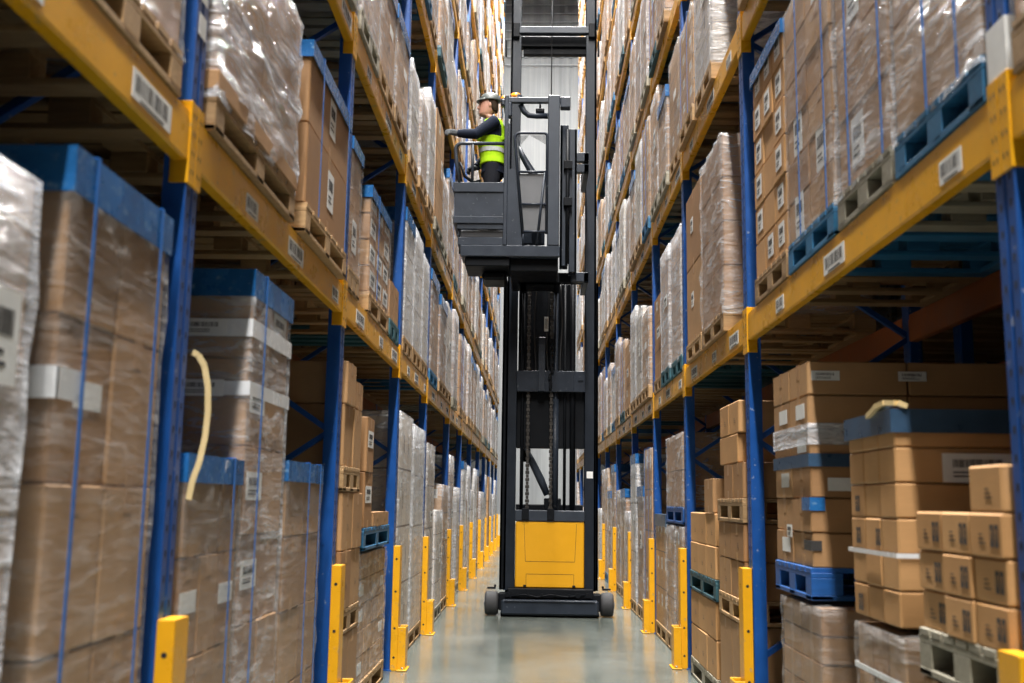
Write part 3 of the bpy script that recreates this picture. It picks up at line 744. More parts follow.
# ------------------------------------------------------------------ all the other bays
PRO = []
rr = random.Random(4)
SPEC = [  # desc, kwargs
    ('white-wrapped cartons', dict(wrap='film_white', mat='stack_pale', nu=2, nv=4)),
    ('white-wrapped cartons', dict(wrap='film_white', mat='stack', nu=3, nv=5)),
    ('blue-edged white-wrapped cartons', dict(wrap='film_white', mat='stack_pale', nu=2, nv=3, band='band')),
    ('clear-wrapped cartons', dict(wrap='film', mat='stack', nu=2, nv=4)),
    ('clear-wrapped labelled cartons', dict(wrap='film', mat='stack_lab', nu=3, nv=5)),
    ('blue-edged clear-wrapped cartons', dict(wrap='film', mat='stack', nu=2, nv=4, band='band')),
    ('unwrapped brown cartons', dict(wrap=None, mat='stack', nu=2, nv=3)),
    ('grey-wrapped cartons', dict(wrap='film_grey', mat='stack', nu=2, nv=4)),
    ('strapped labelled cartons', dict(wrap='film_thin', mat='stack_lab', nu=2, nv=4, straps=(-.25, .25))),
    ('clear-wrapped pale cartons', dict(wrap='film', mat='stack_pale', nu=3, nv=4)),
]
PCACHE = {}
def proto(si, w, h, pal):
    key = (si, w, h, pal)
    return PCACHE.get(key), key
def bays_left(side, ys):
    out = []
    for i in range(len(ys) - 1):
        y0, y1 = ys[i] + .02, ys[i + 1] - PW - .02
        for l in range(0, len(CB) + 1):
            out.append((i, l, y0, y1))
    return out
DONE = {(-1, 0): {0, 1, 2, 3}, (-1, 1): {0, 1, 2, 3}, (1, 0): {0, 1, 2, 3}, (1, 1): {0, 1, 2}}
cand = []; above = []  # above collects the extra loads added to block lamp light
for side, ys in ((-1, YLU), (1, YRU)):
    for (i, l, y0, y1) in bays_left(side, ys):
        if i in DONE.get((side, l), ()): continue
        ln = y1 - y0; n = 3 if ln < 3 else 4; w = math.floor((ln / n - .035) * 20) / 20
        for k in range(n):
            yc = y0 + ln * (k + .5) / n + rr.uniform(-.015, .015)
            if side > 0 and l == 1 and i == 3 and k == 0: continue
            if l == 0: hs = (1.2, 1.5, 1.9)
            elif l == 1: hs = (1.0, 1.15, 1.3)
            elif l == 2: hs = (.95, 1.1, 1.25) if side < 0 else (1.0, 1.15, 1.3)
            else: hs = (.9, 1.1, 1.25) if side < 0 else (.95, 1.15, 1.3)
            h = rr.choice(hs)
            if side < 0: si = rr.choices(range(10), (10, 6, 6, 3, 1, 3, 1, 1, 1, 5))[0]
            else: si = rr.choices(range(10), (4, 4, 3, 5, 4, 4, 2, 1, 3, 4))[0]
            pal = rr.choices(('wood', 'wood_grey', 'wood_blue', 'wood_teal'), (7, 3, 1, 1))[0]
            if side < 0 and l == 2 and i == 4 and k == 0: h, si = 1.36, 6      # the load the driver reaches for
            if l == 1 and side < 0: h = rr.choice((1.1, 1.2, 1.3))
            if rr.random() < .05 and not (side < 0 and l == 2 and i == 4): continue
            X = XL + .02 if side < 0 else XR - .02
            cs = [(X + (side * 1.0 if q else 0), yc + s_ * w / 2, BZ(l, side) + dz) for q in (0, 1) for s_ in (-1, 1) for dz in (0, h)]
            if not in_frame(cs[:4], 8): above.append((side, l, yc, w, h, si, pal)); continue
            uv = [project(c) for c in cs[:4]]
            xs = [min(max(c[0], 0), 1024) for c in uv]; yy = [min(max(c[1], 0), 683) for c in uv]
            area = (max(xs) - min(xs)) * (max(yy) - min(yy))
            # the mast hides some bays of the far rack
            cu = sum(c[0] for c in uv) / 4
            if side > 0 and cu < 590: area *= .02
            cand.append((area, side, l, i, k, n, yc, w, h, si, pal))
cand.sort(key=lambda c: -c[0])
MAXI = 300 - len([o for o in bpy.data.objects if o.name.startswith('pallet_load')])
masses = []
for ci, (area, side, l, i, k, n, yc, w, h, si, pal) in enumerate(cand):
    desc, kw = SPEC[si]
    key = (si, w, h, pal)
    if ci >= MAXI: masses.append((side, l, yc, w, h, si, pal)); continue
    if key not in PCACHE:
        kw2 = dict(kw); kw2.setdefault('band', None)
        if kw2.get('mat') == 'stack_pale' or rr.random() < .5: kw2['labels'] = ((rr.choice((0, 1, 3)), .1, h * .6),)
        o = make_load('pallet_load', w, 1.0, h, nd=2, pallet=pal, seed=100 + len(PCACHE), **{a: b for a, b in kw2.items() if b is not None})
        PCACHE[key] = o
    else: o = copy_tree(PCACHE[key])
    shelf = 'on the floor' if l == 0 else ORD[l] + ' shelf'
    pos = (('nearest', 'middle', 'farthest') if n == 3 else ('nearest', 'second', 'third', 'farthest'))[k]
    lab = '%s, %s, bay past %s upright, %s, %s' % (desc, shelf, ORD[i], pos, 'rack the driver faces' if side < 0 else 'rack behind the driver')
    if i == 0: lab = '%s, %s, before nearest upright, %s, %s' % (desc, shelf, pos, 'rack the driver faces' if side < 0 else 'rack behind the driver')
    put(o, side, yc - w / 2, yc + w / 2, BZ(l, side), 1.0, lab, rr.uniform(0, .035))
# the farthest remainder, too many and too small to tell apart
for l_ in range(0, 10):                                    # loads added on the back-to-back rack to block lamp light
    for q in range(14): above.append((2, l_, -1.5 + q * .95, .85, 1.3 if l_ > 1 else .8, q % 2, 'wood'))
for side_ in (-1, 1):
    for l_ in range(0, 10):                                # unseen loads behind the camera, added to block lamp light
        for q in range(13): above.append((side_, l_, 0 - q * .85 - (1.25 if side_ > 0 else 0), .8, 1.2, q % 2, 'wood'))
JOBS = [('distant_pallet_loads', 'small distant wrapped pallet loads filling the far end of the %s', masses, -1), ('distant_pallet_loads', 'small distant wrapped pallet loads filling the far end of the %s', masses, 1),
        ('unseen_pallet_loads', 'pallet loads stored high above the aisle on the %s', above, -1), ('unseen_pallet_loads', 'pallet loads stored high above the aisle on the %s', above, 1), ('backing_pallet_loads', 'pallet loads added to block light on the rack standing behind the %s', above, 2)]
for jn, jl, jm, side_ in JOBS:
    sel = [m for m in jm if m[0] == side_]
    if not sel: continue
    big = MB(); nmat = [M['stack'], M['stack_pale'], M['wood'], M['film_white']]
    for (side, l, yc, w, h, si, pal) in sel:
        X = XL + .02 if side < 0 else (XR - .02 if side < 2 else XR + 1.37); x0, x1 = sorted((X, X + min(side, 1) * 1.0))
        b0 = len(big.f); z = BZ(l, side)
        pm = 1 if 'pale' in SPEC[si][1]['mat'] else 0
        big.box((x0, yc - w / 2, z + PH), (x1, yc + w / 2, z + h), pm)
        for fi in range(b0, len(big.f)):
            vs = [big.v[q] for q in big.f[fi]]
            ax = [max(v[a] for v in vs) - min(v[a] for v in vs) for a in range(3)]; a = ax.index(min(ax))
            big.uv[fi] = [((v[1] - yc) / w * 2 + 1 + 5 * l, (v[2] - z) / h * 4) if a == 0 else ((v[0] - x0) * 2 + 20, (v[2] - z) / h * 4) for v in vs]
        for yb in (-w / 2 + .05, 0, w / 2 - .05): big.box((x0, yc + yb - .05, z), (x1, yc + yb + .05, z + .10), 2)
        big.box((x0, yc - w / 2, z + .10), (x1, yc + w / 2, z + PH), 2)
        if SPEC[si][1].get('wrap'): big.box((x0 - .008, yc - w / 2 - .008, z + PH - .03), (x1 + .008, yc + w / 2 + .008, z + h + .006), 3)
    o = big.build(jn, nmat)
    tag(o, jl % RACKNAME[min(side_, 1)], 'pallet loads', None, 'stuff')

# ------------------------------------------------------------------ column guards
def make_guard():
    root = empty('column_guard'); t = .006; H = .95
    mb = MB(); mb.cbox((.052, -PW - .012, .0), (.058, -.01, H), .002)
    mb.cbox((.004, -PW - .018, .0), (.058, -PW - .012, H), .002); mb.cbox((.004, -.01, .0), (.058, -.004, H), .002)
    mb.cbox((.004, -PW - .018, H - .006), (.058, -.004, H), .002)
    mb.build('guard_channel', M['yellow'], root)
    for z in (.10, .32, .60, .85):
        for ya, yb in ((-PW - .0185, -PW - .018), (-.004, -.0035)): MB().cyl((.031, ya, z), (.031, yb, z), .009, 10).build('bolt_hole', M['hole'], root)
    mb = MB(); mb.cbox((.058, -PW - .05, 0), (.135, .05, .012), .003)
    mb.cbox((.112, -PW - .01, .012), (.120, .03, .33), .003); mb.cbox((.058, .024, .012), (.120, .032, .33), .003); mb.cbox((.058, -PW - .012, .012), (.120, -PW - .004, .33), .003)
    mb.build('lower_bracket', M['yellow'], root)
    for yy in (-PW - .04, .045): MB().cyl((.10, yy - (.012 if yy > 0 else -.012), .012), (.10, yy - (.012 if yy > 0 else -.012), .028), .010, 8).build('anchor_bolt', M['steel'], root)
    return root
G0 = make_guard(); used = False
for side, ys in ((-1, YLU), (1, YRU)):
    for i, yf in enumerate(ys):
        if yf < 2.5: continue
        o = G0 if not used else copy_tree(G0); used = True
        X = XL if side < 0 else XR
        o.location = (X, yf if side < 0 else yf - PW, 0.001); o.rotation_euler = (0, 0, 0 if side < 0 else PI)
        tag(o, 'yellow column guard on %s upright of %s' % (ORD[i] if i > 1 else 'nearest', RACKNAME[side]), 'column guard', 'yellow column guards at the rack feet')

# ------------------------------------------------------------------ the order picker
T = empty('order_picker_truck', (.185, 12.6, 0)); tag(T, 'tall dark order picker truck with yellow rear panel standing in the aisle', 'forklift')
def tp(name, mb, mat, parent=None, label=None):
    o = mb.build(name, M[mat] if isinstance(mat, str) else [M[q] for q in mat])
    par = parent or T
    o.parent = par; o.matrix_parent_inverse = Matrix.Translation((-.185, -12.6, 0))
    if parent is not None: o.matrix_parent_inverse = Matrix.Identity(4)
    if label: o['label'] = label
    return o
YM0, YM1 = 12.50, 12.72
def channel(mb, x0, x1, y0, y1, z0, z1, inner):
    """mast channel: web outside, flanges to the inside"""
    t = .028
    mb.cbox((x0, y0, z0), (x1, y0 + t, z1), .004); mb.cbox((x0, y1 - t, z0), (x1, y1, z1), .004)
    if inner > 0: mb.cbox((x0, y0, z0), (x0 + t, y1, z1), .004)
    else: mb.cbox((x1 - t, y0, z0), (x1, y1, z1), .004)
    return mb
tp('mast_rail', channel(MB(), -.355, -.225, YM0, YM1, .28, 8.7, 1), 'mast')
tp('mast_rail', channel(MB(), .602, .735, YM0, YM1, .28, 8.7, -1), 'mast')
tp('outer_mast_rail', channel(MB(), -.405, -.355, YM0 + .06, YM1 + .1, .28, 4.0, 1), 'black')
tp('outer_mast_rail', channel(MB(), .735, .765, YM0 + .06, YM1 + .1, .28, 4.0, -1), 'black')
tp('crossbar', MB().cbox((-.30, 12.47, 7.235), (.70, 12.56, 7.325), .006), 'truck_light')
tp('crossbar', MB().cbox((-.20, 12.66, 7.03), (.62, 12.74, 7.13), .006), 'black')
tp('crossbar', MB().cbox((-.32, 12.62, 7.12), (.68, 12.74, 7.26), .006), 'black')
mb = MB()
for x in (-.30, .66): mb.cbox((x - .03, 12.44, 7.17), (x + .05, 12.50, 7.36), .006)
for x in (-.42, .76): mb.cbox((x - .012, 12.5, 6.95), (x + .012, 12.56, 7.15), .004)
tp('roller_bracket', mb, 'black')
tp('carriage_back', MB().cbox((-.215, 12.66, 2.62), (.46, 12.72, 4.0), .006), 'black')
tp('lower_crosshead', MB().cbox((-.225, 12.60, 1.955), (.602, 12.70, 2.68), .008), 'black')
mb = MB().cbox((-.225, 12.46, 2.63), (.602, 12.52, 2.885), .006); mb.cbox((.46, 12.45, 2.66), (.47, 12.47, 2.86), .001)
for x in (.53, .56): mb.cyl((x, 12.44, 2.78), (x, 12.47, 2.78), .014, 10)
tp('crosshead', mb, 'truck')
tp('cover_plate', MB().cbox((.035, 12.40, 2.63), (.115, 12.46, 3.29), .005), 'truck_light')
for x, r, z1 in ((-.155, .022, 3.98), (.455, .034, 4.4), (.36, .018, 4.0)): tp('lift_cylinder', MB().cyl((x, 12.58, 1.22), (x, 12.58, z1), r, 14), 'black')
tp('lift_cylinder', MB().cyl((.245, 12.56, 1.22), (.245, 12.56, 3.98), .030, 14).cyl((.245, 12.56, 1.22), (.245, 12.56, 2.55), .042, 14), 'truck')
def chain_mb(x, y, z0, z1):
    mb = MB(); z = z0; k = 0
    while z < z1:
        w = .017 if k % 2 else .024; mb.cbox((x - w, y - .008, z), (x + w, y + .008, z + .040), .004); z += .042; k += 1
    return mb
tp('lift_chain', chain_mb(-.085, 12.52, 1.22, 3.98), 'chain'); tp('lift_chain', chain_mb(.195, 12.50, 1.22, 3.98), 'chain')
for x in (-.01, .145, .31):
    pts = [(x + .012 * math.sin(k * .8 + x * 9), 12.55 + .01 * math.cos(k), 2.65 + k * .135) for k in range(11)]
    tp('hydraulic_hose', MB().tube(pts, .011, 8), 'hose')
r5 = random.Random(3); mb = MB()
for k in range(16):
    x = .17 + r5.uniform(-.016, .016); z = 2.66 + k * .038; mb.cbox((x, 12.42, z), (x + r5.uniform(.02, .05), 12.5, z + .036 + .006), .004)
tp('valve_block', mb, 'black')
mb = MB().cbox((.10, 12.40, 3.36), (.15, 12.41, 3.54), .002); 
for k in range(4): mb.box((.112 + k * .008, 12.398, 3.39), (.116 + k * .008, 12.40, 3.51), 1)
tp('capacity_plate', mb, ('white', 'ink'))
tp('mast_cable', MB().cyl((.165, 12.62, 5.86), (.165, 12.62, 8.7), .007, 8), 'hose')
tp('warning_sticker', MB().cbox((.625, 12.495, 1.60), (.70, 12.499, 1.68), .001), 'white')
# see-through part of the lower mast: the folded support arm
mb = MB().tube([(-.11, 12.85, 1.96), (-.03, 12.86, 1.80), (.08, 12.86, 1.58), (.16, 12.87, 1.40)], [.03, .045, .05, .04], 10)
tp('support_arm', mb, 'truck_light')
tp('arm_bracket', MB().cbox((.12, 12.84, 1.22), (.33, 12.90, 1.36), .01).cbox((.20, 12.84, 1.36), (.27, 12.90, 1.58), .01).cbox((-.16, 12.83, 1.80), (-.05, 12.90, 1.97), .01), 'black')
tp('side_strut', MB().cbox((.46, 12.74, 1.20), (.50, 12.80, 1.96), .004).cbox((.36, 12.74, 1.20), (.385, 12.80, 1.96), .004), 'black')
# base
tp('battery_tray', MB().cbox((-.225, 12.42, 1.085), (.602, 12.95, 1.215), .01), 'truck_light')
tp('tray_lip', MB().cbox((-.225, 12.90, 1.21), (.602, 12.98, 1.285), .01), 'black')
for x in (-.11, .19): tp('hose_clamp', MB().cbox((x - .035, 12.40, 1.10), (x + .05, 12.46, 1.235), .006), 'black')
mb = MB().cbox((-.215, 12.43, .315), (.595, 12.50, 1.083), .014)
tp('battery_door', mb, 'truck_yellow', label='bright yellow rear panel')
pan = [o for o in bpy.data.objects if o.name.startswith('battery_door')][0]
mb = MB(); F = 12.4292
for a, b in (((-.085, .475), (.475, .475)), ((-.085, .475), (-.085, .335)), ((.475, .475), (.475, .335)), ((-.115, 1.06), (-.095, .62)), ((-.095, .62), (.485, .62)), ((.505, 1.06), (.485, .62))):
    mb.bar((a[0], F, a[1]), (b[0], F, b[1]), .004, .002, (0, 1, 0))
o = mb.build('panel_seam', M['hole']); o.parent = pan
mb = MB()
for x in (-.10, .475): mb.cbox((x - .018, 12.40, .325), (x + .018, 12.44, .352), .004)
o = mb.build('latch', M['black']); o.parent = pan
tp('chassis', MB().cbox((-.22, 12.52, .12), (.60, 14.2, 1.07), .02).cbox((-.34, 12.75, .10), (.72, 14.3, .30), .02), 'black')
mb = MB()
mb.cbox((-.365, 12.22, .025), (.755, 12.36, .195), .02)
mb.cbox((-.33, 12.205, .175), (.71, 12.235, .192), .004)
tp('bumper', mb, 'truck', label='scuffed dark steel bumper')
tp('bumper_skirt', MB().cbox((-.375, 12.30, .004), (.765, 12.55, .06), .008), 'black')
mb = MB().cbox((-.405, 12.36, .06), (.795, 12.52, .26), .015); mb.cbox((-.30, 12.34, .20), (.70, 12.50, .315), .01)
for x in (-.30, -.18, -.06, .1, .26, .42, .52, .64): mb.cyl((x, 12.30, .245), (x, 12.36, .245), .022 + .01 * math.sin(x * 40), 10)
mb.tube([(-.25, 12.33, .225), (-.1, 12.31, .25), (.05, 12.33, .22), (.2, 12.31, .25), (.4, 12.33, .225), (.6, 12.32, .255)], .010, 8)
tp('axle_carrier', mb, 'black')
for x0, x1 in ((-.562, -.405), (.785, .935)):
    R = .136; xs = [x0, x0 + .012, x0 + .03, x1 - .03, x1 - .012, x1]; rs = [R - .022, R - .006, R, R, R - .006, R - .022]
    w = tp('load_wheel', MB().tube([(x, 12.42, R + .002) for x in xs], rs, 28), 'rubber')
    out = x0 if x0 < 0 else x1; dx = -.006 if x0 < 0 else .006
    o = MB().cyl((out - dx, 12.42, R), (out + dx, 12.42, R), .07, 20).cyl((out, 12.42, R), (out + dx * 2.4, 12.42, R), .03, 12).build('wheel_hub', M['steel']); o.parent = w
for x, s in ((-.49, 1), (.86, -1)):
    tp('wheel_sensor', MB().cbox((x - .05, 12.46, .295), (x + .05, 12.50, .318), .004).cbox((x + .03 * s, 12.46, .318), (x + .055 * s, 12.50, .345), .004), 'black')
# platform
C0, C1 = 11.20, 12.14
mb = MB().cbox((-.855, C0, 4.0), (.258, C0 + .05, 4.128), .008); mb.cbox((-.83, C0 + .05, 4.0), (.24, C1, 4.128), .008); mb.cbox((-.885, C0 + .03, 4.13), (-.35, C1, 4.225), .008)
tp('platform_base', mb, 'truck')
tp('platform_floor', MB().cbox((-.86, C0 + .06, 4.225), (-.34, C1 - .02, 4.309), .01), 'rubber')
mb = MB().cbox((-.80, C0 + .05, 3.90), (-.30, C0 + .62, 4.0), .01); mb.cbox((-.62, C0 + .3, 3.80), (-.34, C0 + .75, 3.90), .03); mb.cbox((-.30, C0 + .12, 3.86), (.24, C1 + .3, 4.0), .01)
tp('underside_tray', mb, 'black')
mb = MB(); 
mb.cbox((-.945, C0, 4.735), (-.365, C0 + .04, 4.852), .008); mb.cbox((-.94, C0, 4.375), (-.36, C0 + .04, 4.457), .006)
mb.cbox((-.93, C0 + .018, 4.45), (-.37, C0 + .03, 4.74), .002); mb.cbox((-.895, C0 + .02, 4.315), (-.37, C0 + .05, 4.375), .004)
tp('front_panel', mb, 'truck')
mb = MB().cbox((-.86, C0 + .10, 4.225), (-.37, C0 + .14, 4.32), .004); tp('recess_panel', mb, 'black')
mb = MB().cbox((-.945, C0 + .04, 4.735), (-.905, C1, 4.852), .006).cbox((-.94, C0 + .04, 4.375), (-.90, C1, 4.457), .006).cbox((-.925, C0 + .04, 4.45), (-.915, C1, 4.74), .002).cbox((-.89, C0 + .05, 4.245), (-.87, C1, 4.38), .003)
tp('side_panel', mb, 'truck')
mb = MB().cbox((-.94, C1 - .03, 4.245), (-.36, C1, 4.852), .006); tp('back_panel', mb, 'truck')
tp('roof_post', MB().cbox((-.381, C0 - .005, 4.128), (-.337, C0 + .04, 5.88), .006), 'truck')
tp('roof_post', MB().cbox((-.381, C1 - .06, 4.128), (-.337, C1, 5.88), .006), 'truck')
def arc(c, r, a0, a1, n=6): return [(c[0] + r * math.cos(a0 + (a1 - a0) * i / n), c[1], c[2] + r * math.sin(a0 + (a1 - a0) * i / n)) for i in range(n + 1)]
yy = C0 + .02
tp('handrail', MB().tube([(-.37, yy, 5.31)] + arc((-.86, yy, 5.24), .07, PI / 2, PI, 6) + [(-.92, yy, 5.1), (-.875, yy, 4.84)], .021, 10), 'truck_light')
tp('handrail_post', MB().cyl((-.735, yy, 4.85), (-.735, yy, 5.31), .017, 10), 'truck_light')
tp('handrail', MB().tube([(-.92, C0 + .04, 5.16), (-.935, C0 + .3, 5.20), (-.935, C1 - .2, 5.20), (-.92, C1 - .05, 5.1), (-.91, C1 - .04, 4.84)], .019, 10), 'truck_light')
tp('control_grip', MB().tube([(-.90, C0 + .30, 5.18), (-.84, C0 + .32, 5.02), (-.74, C0 + .33, 4.95), (-.66, C0 + .33, 4.97)], [.014, .018, .022, .02], 10), 'black')
mb = MB()
k = len(mb.v); prof = [(-.335, 4.13), (-.16, 4.13), (-.165, 4.30), (-.26, 5.02), (-.335, 5.02)]
mb.loft([[(p[0], C0 + .03, p[1]) for p in prof], [(p[0], C0 + .055, p[1]) for p in prof]], 0, False)
tp('gusset_plate', mb, 'truck')
g = MB(); yg = C0 + .005
g.tube([(-.158, yg, 4.26)] + [(-.262, yg, 5.36)] + arc((-.205, yg, 5.375), .057, PI, PI / 2, 5) + arc((.065, yg, 5.392), .04, PI / 2, 0, 5) + [(.105, yg, 4.26)], .017, 10)
for z, xa in ((4.975, -.228), (4.60, -.192), (4.285, -.162)): g.cyl((xa, yg, z), (.105, yg, z), .015, 10)
g.tube([(.08, yg, 4.97), (-.005, yg, 4.13)], .014, 10); g.cyl((-.155, yg, 4.13), (-.155, yg, 4.3), .012, 8)
gate = tp('gate_frame', g, 'truck')
mb = MB().loft([[(p[0], C0 + .028, p[1]) for p in ((-.16, 4.29), (.095, 4.29), (.095, 4.96), (-.225, 4.96))], [(p[0], C0 + .033, p[1]) for p in ((-.16, 4.29), (.095, 4.29), (.095, 4.96), (-.225, 4.96))]], 0, False)
o = mb.build('gate_panel', M['acrylic']); o.parent = gate
mb = MB()
for tri in (((-.25, 4.98), (-.19, 4.98), (-.235, 5.40)), ((-.235, 5.40), (-.1, 5.415), (-.19, 5.30)), ((.095, 5.415), (.095, 5.30), (-.1, 5.415))):
    mb.loft([[(p[0], C0 + .02, p[1]) for p in tri], [(p[0], C0 + .023, p[1]) for p in tri]], 0, False)
o = mb.build('mesh_screen', M['screen']); o.parent = gate
tp('console_arm', MB().tube([(-.225, 11.5, 5.37), (-.165, 11.5, 5.24), (-.09, 11.5, 5.11), (-.01, 11.5, 4.97), (.0, 11.52, 4.6)], [.026, .036, .042, .060, .06], 10), 'truck')
tp('console', MB().cbox((-.20, 11.7, 4.25), (.09, 12.05, 5.03), .03), 'truck')
tp('carriage_column', MB().cbox((.112, C0 + .0, 4.13), (.245, C0 + .14, 5.885), .008), 'truck_light')
tp('carriage_rail', channel(MB(), .262, .355, 11.55, 11.75, 3.98, 5.66, 1), 'truck')
tp('carriage_rail', channel(MB(), .37, .455, 11.60, 11.82, 3.92, 5.63, -1), 'truck')
mb = MB().cyl((.345, 11.54, 4.0), (.345, 11.54, 5.6), .022, 12)
for z in (4.72, 5.16): mb.cbox((.30, 11.48, z - .05), (.40, 11.56, z + .05), .006)
tp('carriage_cylinder', mb, 'black')
for z0, z1 in ((5.27, 5.38), (5.14, 5.24), (3.83, 3.94)): tp('carriage_arm', MB().cbox((.40, 11.70, z0), (.60, 11.78, z1), .006).cbox((.54, 11.70, z0), (.60, 12.52, z1), .006), 'truck')
tp('carriage_arm', MB().cbox((-.22, 11.9, 3.86), (.56, 12.02, 3.98), .006).cbox((-.20, 12.0, 3.86), (-.12, 12.68, 3.98), .006).cbox((.2, 12.0, 3.86), (.28, 12.68, 3.98), .006), 'black')
ov = MB().cbox((-.39, C0 + .01, 5.80), (.36, C0 + .07, 5.862), .006)
ov.cbox((.25, C0 - .01, 5.735), (.365, C0 + .1, 5.862), .008); ov.cbox((-.43, C0 + .02, 5.765), (-.36, C0 + .12, 5.85), .02); ov.cbox((-.37, C0, 5.63), (-.30, C0 + .1, 5.80), .012)
for x in (-.38, .18): ov.cbox((x - .02, C0 + .05, 5.815), (x + .02, C0 + .40, 5.85), .005)
tp('overhead_guard', ov, 'truck')
tp('light_hood', MB().tube([(-.20, C0 + .09, 5.80), (-.165, C0 + .09, 5.72), (-.11, C0 + .09, 5.675), (-.02, C0 + .09, 5.668), (.11, C0 + .09, 5.668)], .034, 10), 'truck')
tp('work_light', MB().cbox((-.03, C0 + .06, 5.70), (.07, C0 + .12, 5.755), .012).cyl((.02, C0 + .09, 5.75), (.02, C0 + .09, 5.81), .012), 'black')
mb = MB().cyl((-.255, C0 + .12, 5.86), (-.255, C0 + .12, 5.915), .075, 18); bc = tp('beacon', mb, 'truck')
o = MB().cyl((-.262, C0 + .10, 5.875), (-.262, C0 + .10, 5.925), .058, 18).ell((-.262, C0 + .10, 5.925), (.056, .056, .018), 16, 4, 0, 0., 1.).build('beacon_lens', M['amber']); o.parent = bc
mb = MB().cyl((-.395, C0 + .10, 5.83), (-.395, C0 + .10, 5.865), .04, 16); bc = tp('beacon', mb, 'truck')
o = MB().ell((-.395, C0 + .10, 5.87), (.038, .038, .045), 16, 6, 0, -.2, 1.).build('beacon_lens', M['amber']); o.parent = bc

# ------------------------------------------------------------------ the driver, facing the rack (-x)
P = empty('person', (-.575, 11.62, 4.316)); tag(P, 'person in yellow high-visibility vest and grey helmet reaching from the raised cab', 'person')
PX, PY = 0, 0
def ring(c, rx, ry, n=20, tilt=0., p=2.2):
    out = []
    for j in range(n):
        a = 2 * PI * j / n; cx, cy = math.cos(a), math.sin(a)
        x = rx * math.copysign(abs(cx) ** (2 / p), cx); y = ry * math.copysign(abs(cy) ** (2 / p), cy)
        out.append((c[0] + x * math.cos(tilt), c[1] + y, c[2] + x * math.sin(tilt)))
    return out
def fused(name, mb, mat, voxel, parent=P, smooth=2):
    o = mb.build(name, mat); o.parent = parent; o.matrix_parent_inverse = Matrix.Translation((.55, -11.62, -4.245)) if parent is P else Matrix.Identity(4)
    m = o.modifiers.new('fuse', 'REMESH'); m.mode = 'VOXEL'; m.voxel_size = voxel; m.use_smooth_shade = True
    if smooth: s = o.modifiers.new('soft', 'SMOOTH'); s.iterations = smooth; s.factor = .5
    return o
def pp(name, mb, mat, parent=P):
    o = mb.build(name, mat); o.parent = parent; o.matrix_parent_inverse = Matrix.Translation((.55, -11.62, -4.245)) if parent is P else Matrix.Identity(4)
    return o
FZ = 4.247
SHL, ELL, WRL = (-.475, 11.415, 5.575), (-.69, 11.37, 5.405), (-.897, 11.405, 5.425)       # arm on the camera side
SHR, ELR, WRR = (-.475, 11.825, 5.575), (-.56, 11.86, 5.32), (-.70, 11.74, 5.13)
HIP = [(-.50, 11.53, 5.10), (-.50, 11.71, 5.10)]; KNEE = [(-.515, 11.52, 4.74), (-.53, 11.73, 4.74)]; ANK = [(-.485, 11.515, 4.34), (-.505, 11.735, 4.34)]
TORSO = [(5.04, -.500, .105, .165), (5.16, -.503, .105, .155), (5.30, -.512, .115, .165), (5.45, -.522, .125, .180), (5.55, -.508, .112, .180), (5.61, -.498, .080, .125), (5.645, -.505, .060, .072)]
def head_mb(mb):
    HC = (-.560, 11.62)
    prof = [(5.60, -.505, .056, .058), (5.66, -.525, .056, .057), (5.700, -.545, .062, .058), (5.722, -.590, .072, .055), (5.742, -.588, .086, .064), (5.775, -.573, .098, .071), (5.81, -.566, .101, .075), (5.85, -.562, .103, .077), (5.89, -.556, .102, .077), (5.93, -.552, .092, .070), (5.962, -.548, .068, .052), (5.98, -.545, .03, .025)]
    mb.loft([ring((x, 11.62, z), rx, ry) for z, x, rx, ry in prof])
    mb.loft([ring((x, 11.62, z), rx, ry, 12) for z, x, rx, ry in ((5.868, -.660, .012, .009), (5.845, -.668, .016, .012), (5.822, -.680, .019, .016), (5.808, -.680, .017, .018), (5.798, -.668, .010, .012))])
    mb.ell((-.658, 11.62, 5.878), (.014, .052, .010), 12, 6)                        # brow
    mb.ell((-.664, 11.62, 5.780), (.012, .022, .007), 10, 5); mb.ell((-.661, 11.62, 5.766), (.012, .020, .007), 10, 5)
    mb.ell((-.655, 11.62, 5.738), (.017, .022, .016), 10, 6)                         # chin
    for s in (-1, 1):
        mb.ell((-.540, 11.62 + s * .077, 5.832), (.017, .010, .030), 10, 6); mb.ell((-.615, 11.62 + s * .045, 5.825), (.03, .024, .02), 10, 6)
    return mb
def hand_mb(mb, w, d, up, side, curl=.35, L_=1.0):
    """palm and five fingers from the wrist w towards d; thumb on the `side` direction"""
    w, d, up, side = Vector(w), Vector(d).normalized(), Vector(up).normalized(), Vector(side).normalized()
    mb.tube([w - d * .03, w, w + d * .03, w + d * .06, w + d * .088], [.026, .025, .030, .032, .024], 12)
    mb.tube([w + d * .02 - side * .018, w + d * .085 - side * .024], [.018, .016], 10); mb.tube([w + d * .02 + side * .018, w + d * .085 + side * .024], [.018, .016], 10)
    for k, (o, ln) in enumerate(((.030, .070), (.011, .080), (-.010, .074), (-.029, .056))):
        b = w + d * .082 + side * o; p = [b]; a = 0.
        for q in range(3):
            a += curl * (.6 + .5 * q) + .06 * k; dd = d * math.cos(a) - up * math.sin(a) + side * (o * 1.6)
            p.append(p[-1] + dd.normalized() * ln * (.45, .32, .26)[q])
        mb.tube(p, [.0105, .010, .009, .0075], 8)
    b = w + d * .028 + side * .026
    mb.tube([b, b + side * .026 + d * .022 - up * .008, b + side * .036 + d * .05 - up * .016, b + side * .034 + d * .070 - up * .024], [.014, .012, .0105, .008], 8)
    return mb
body = MB()
body.loft([ring((x, 11.62, z), rx, ry) for z, x, rx, ry in TORSO]); head_mb(body)
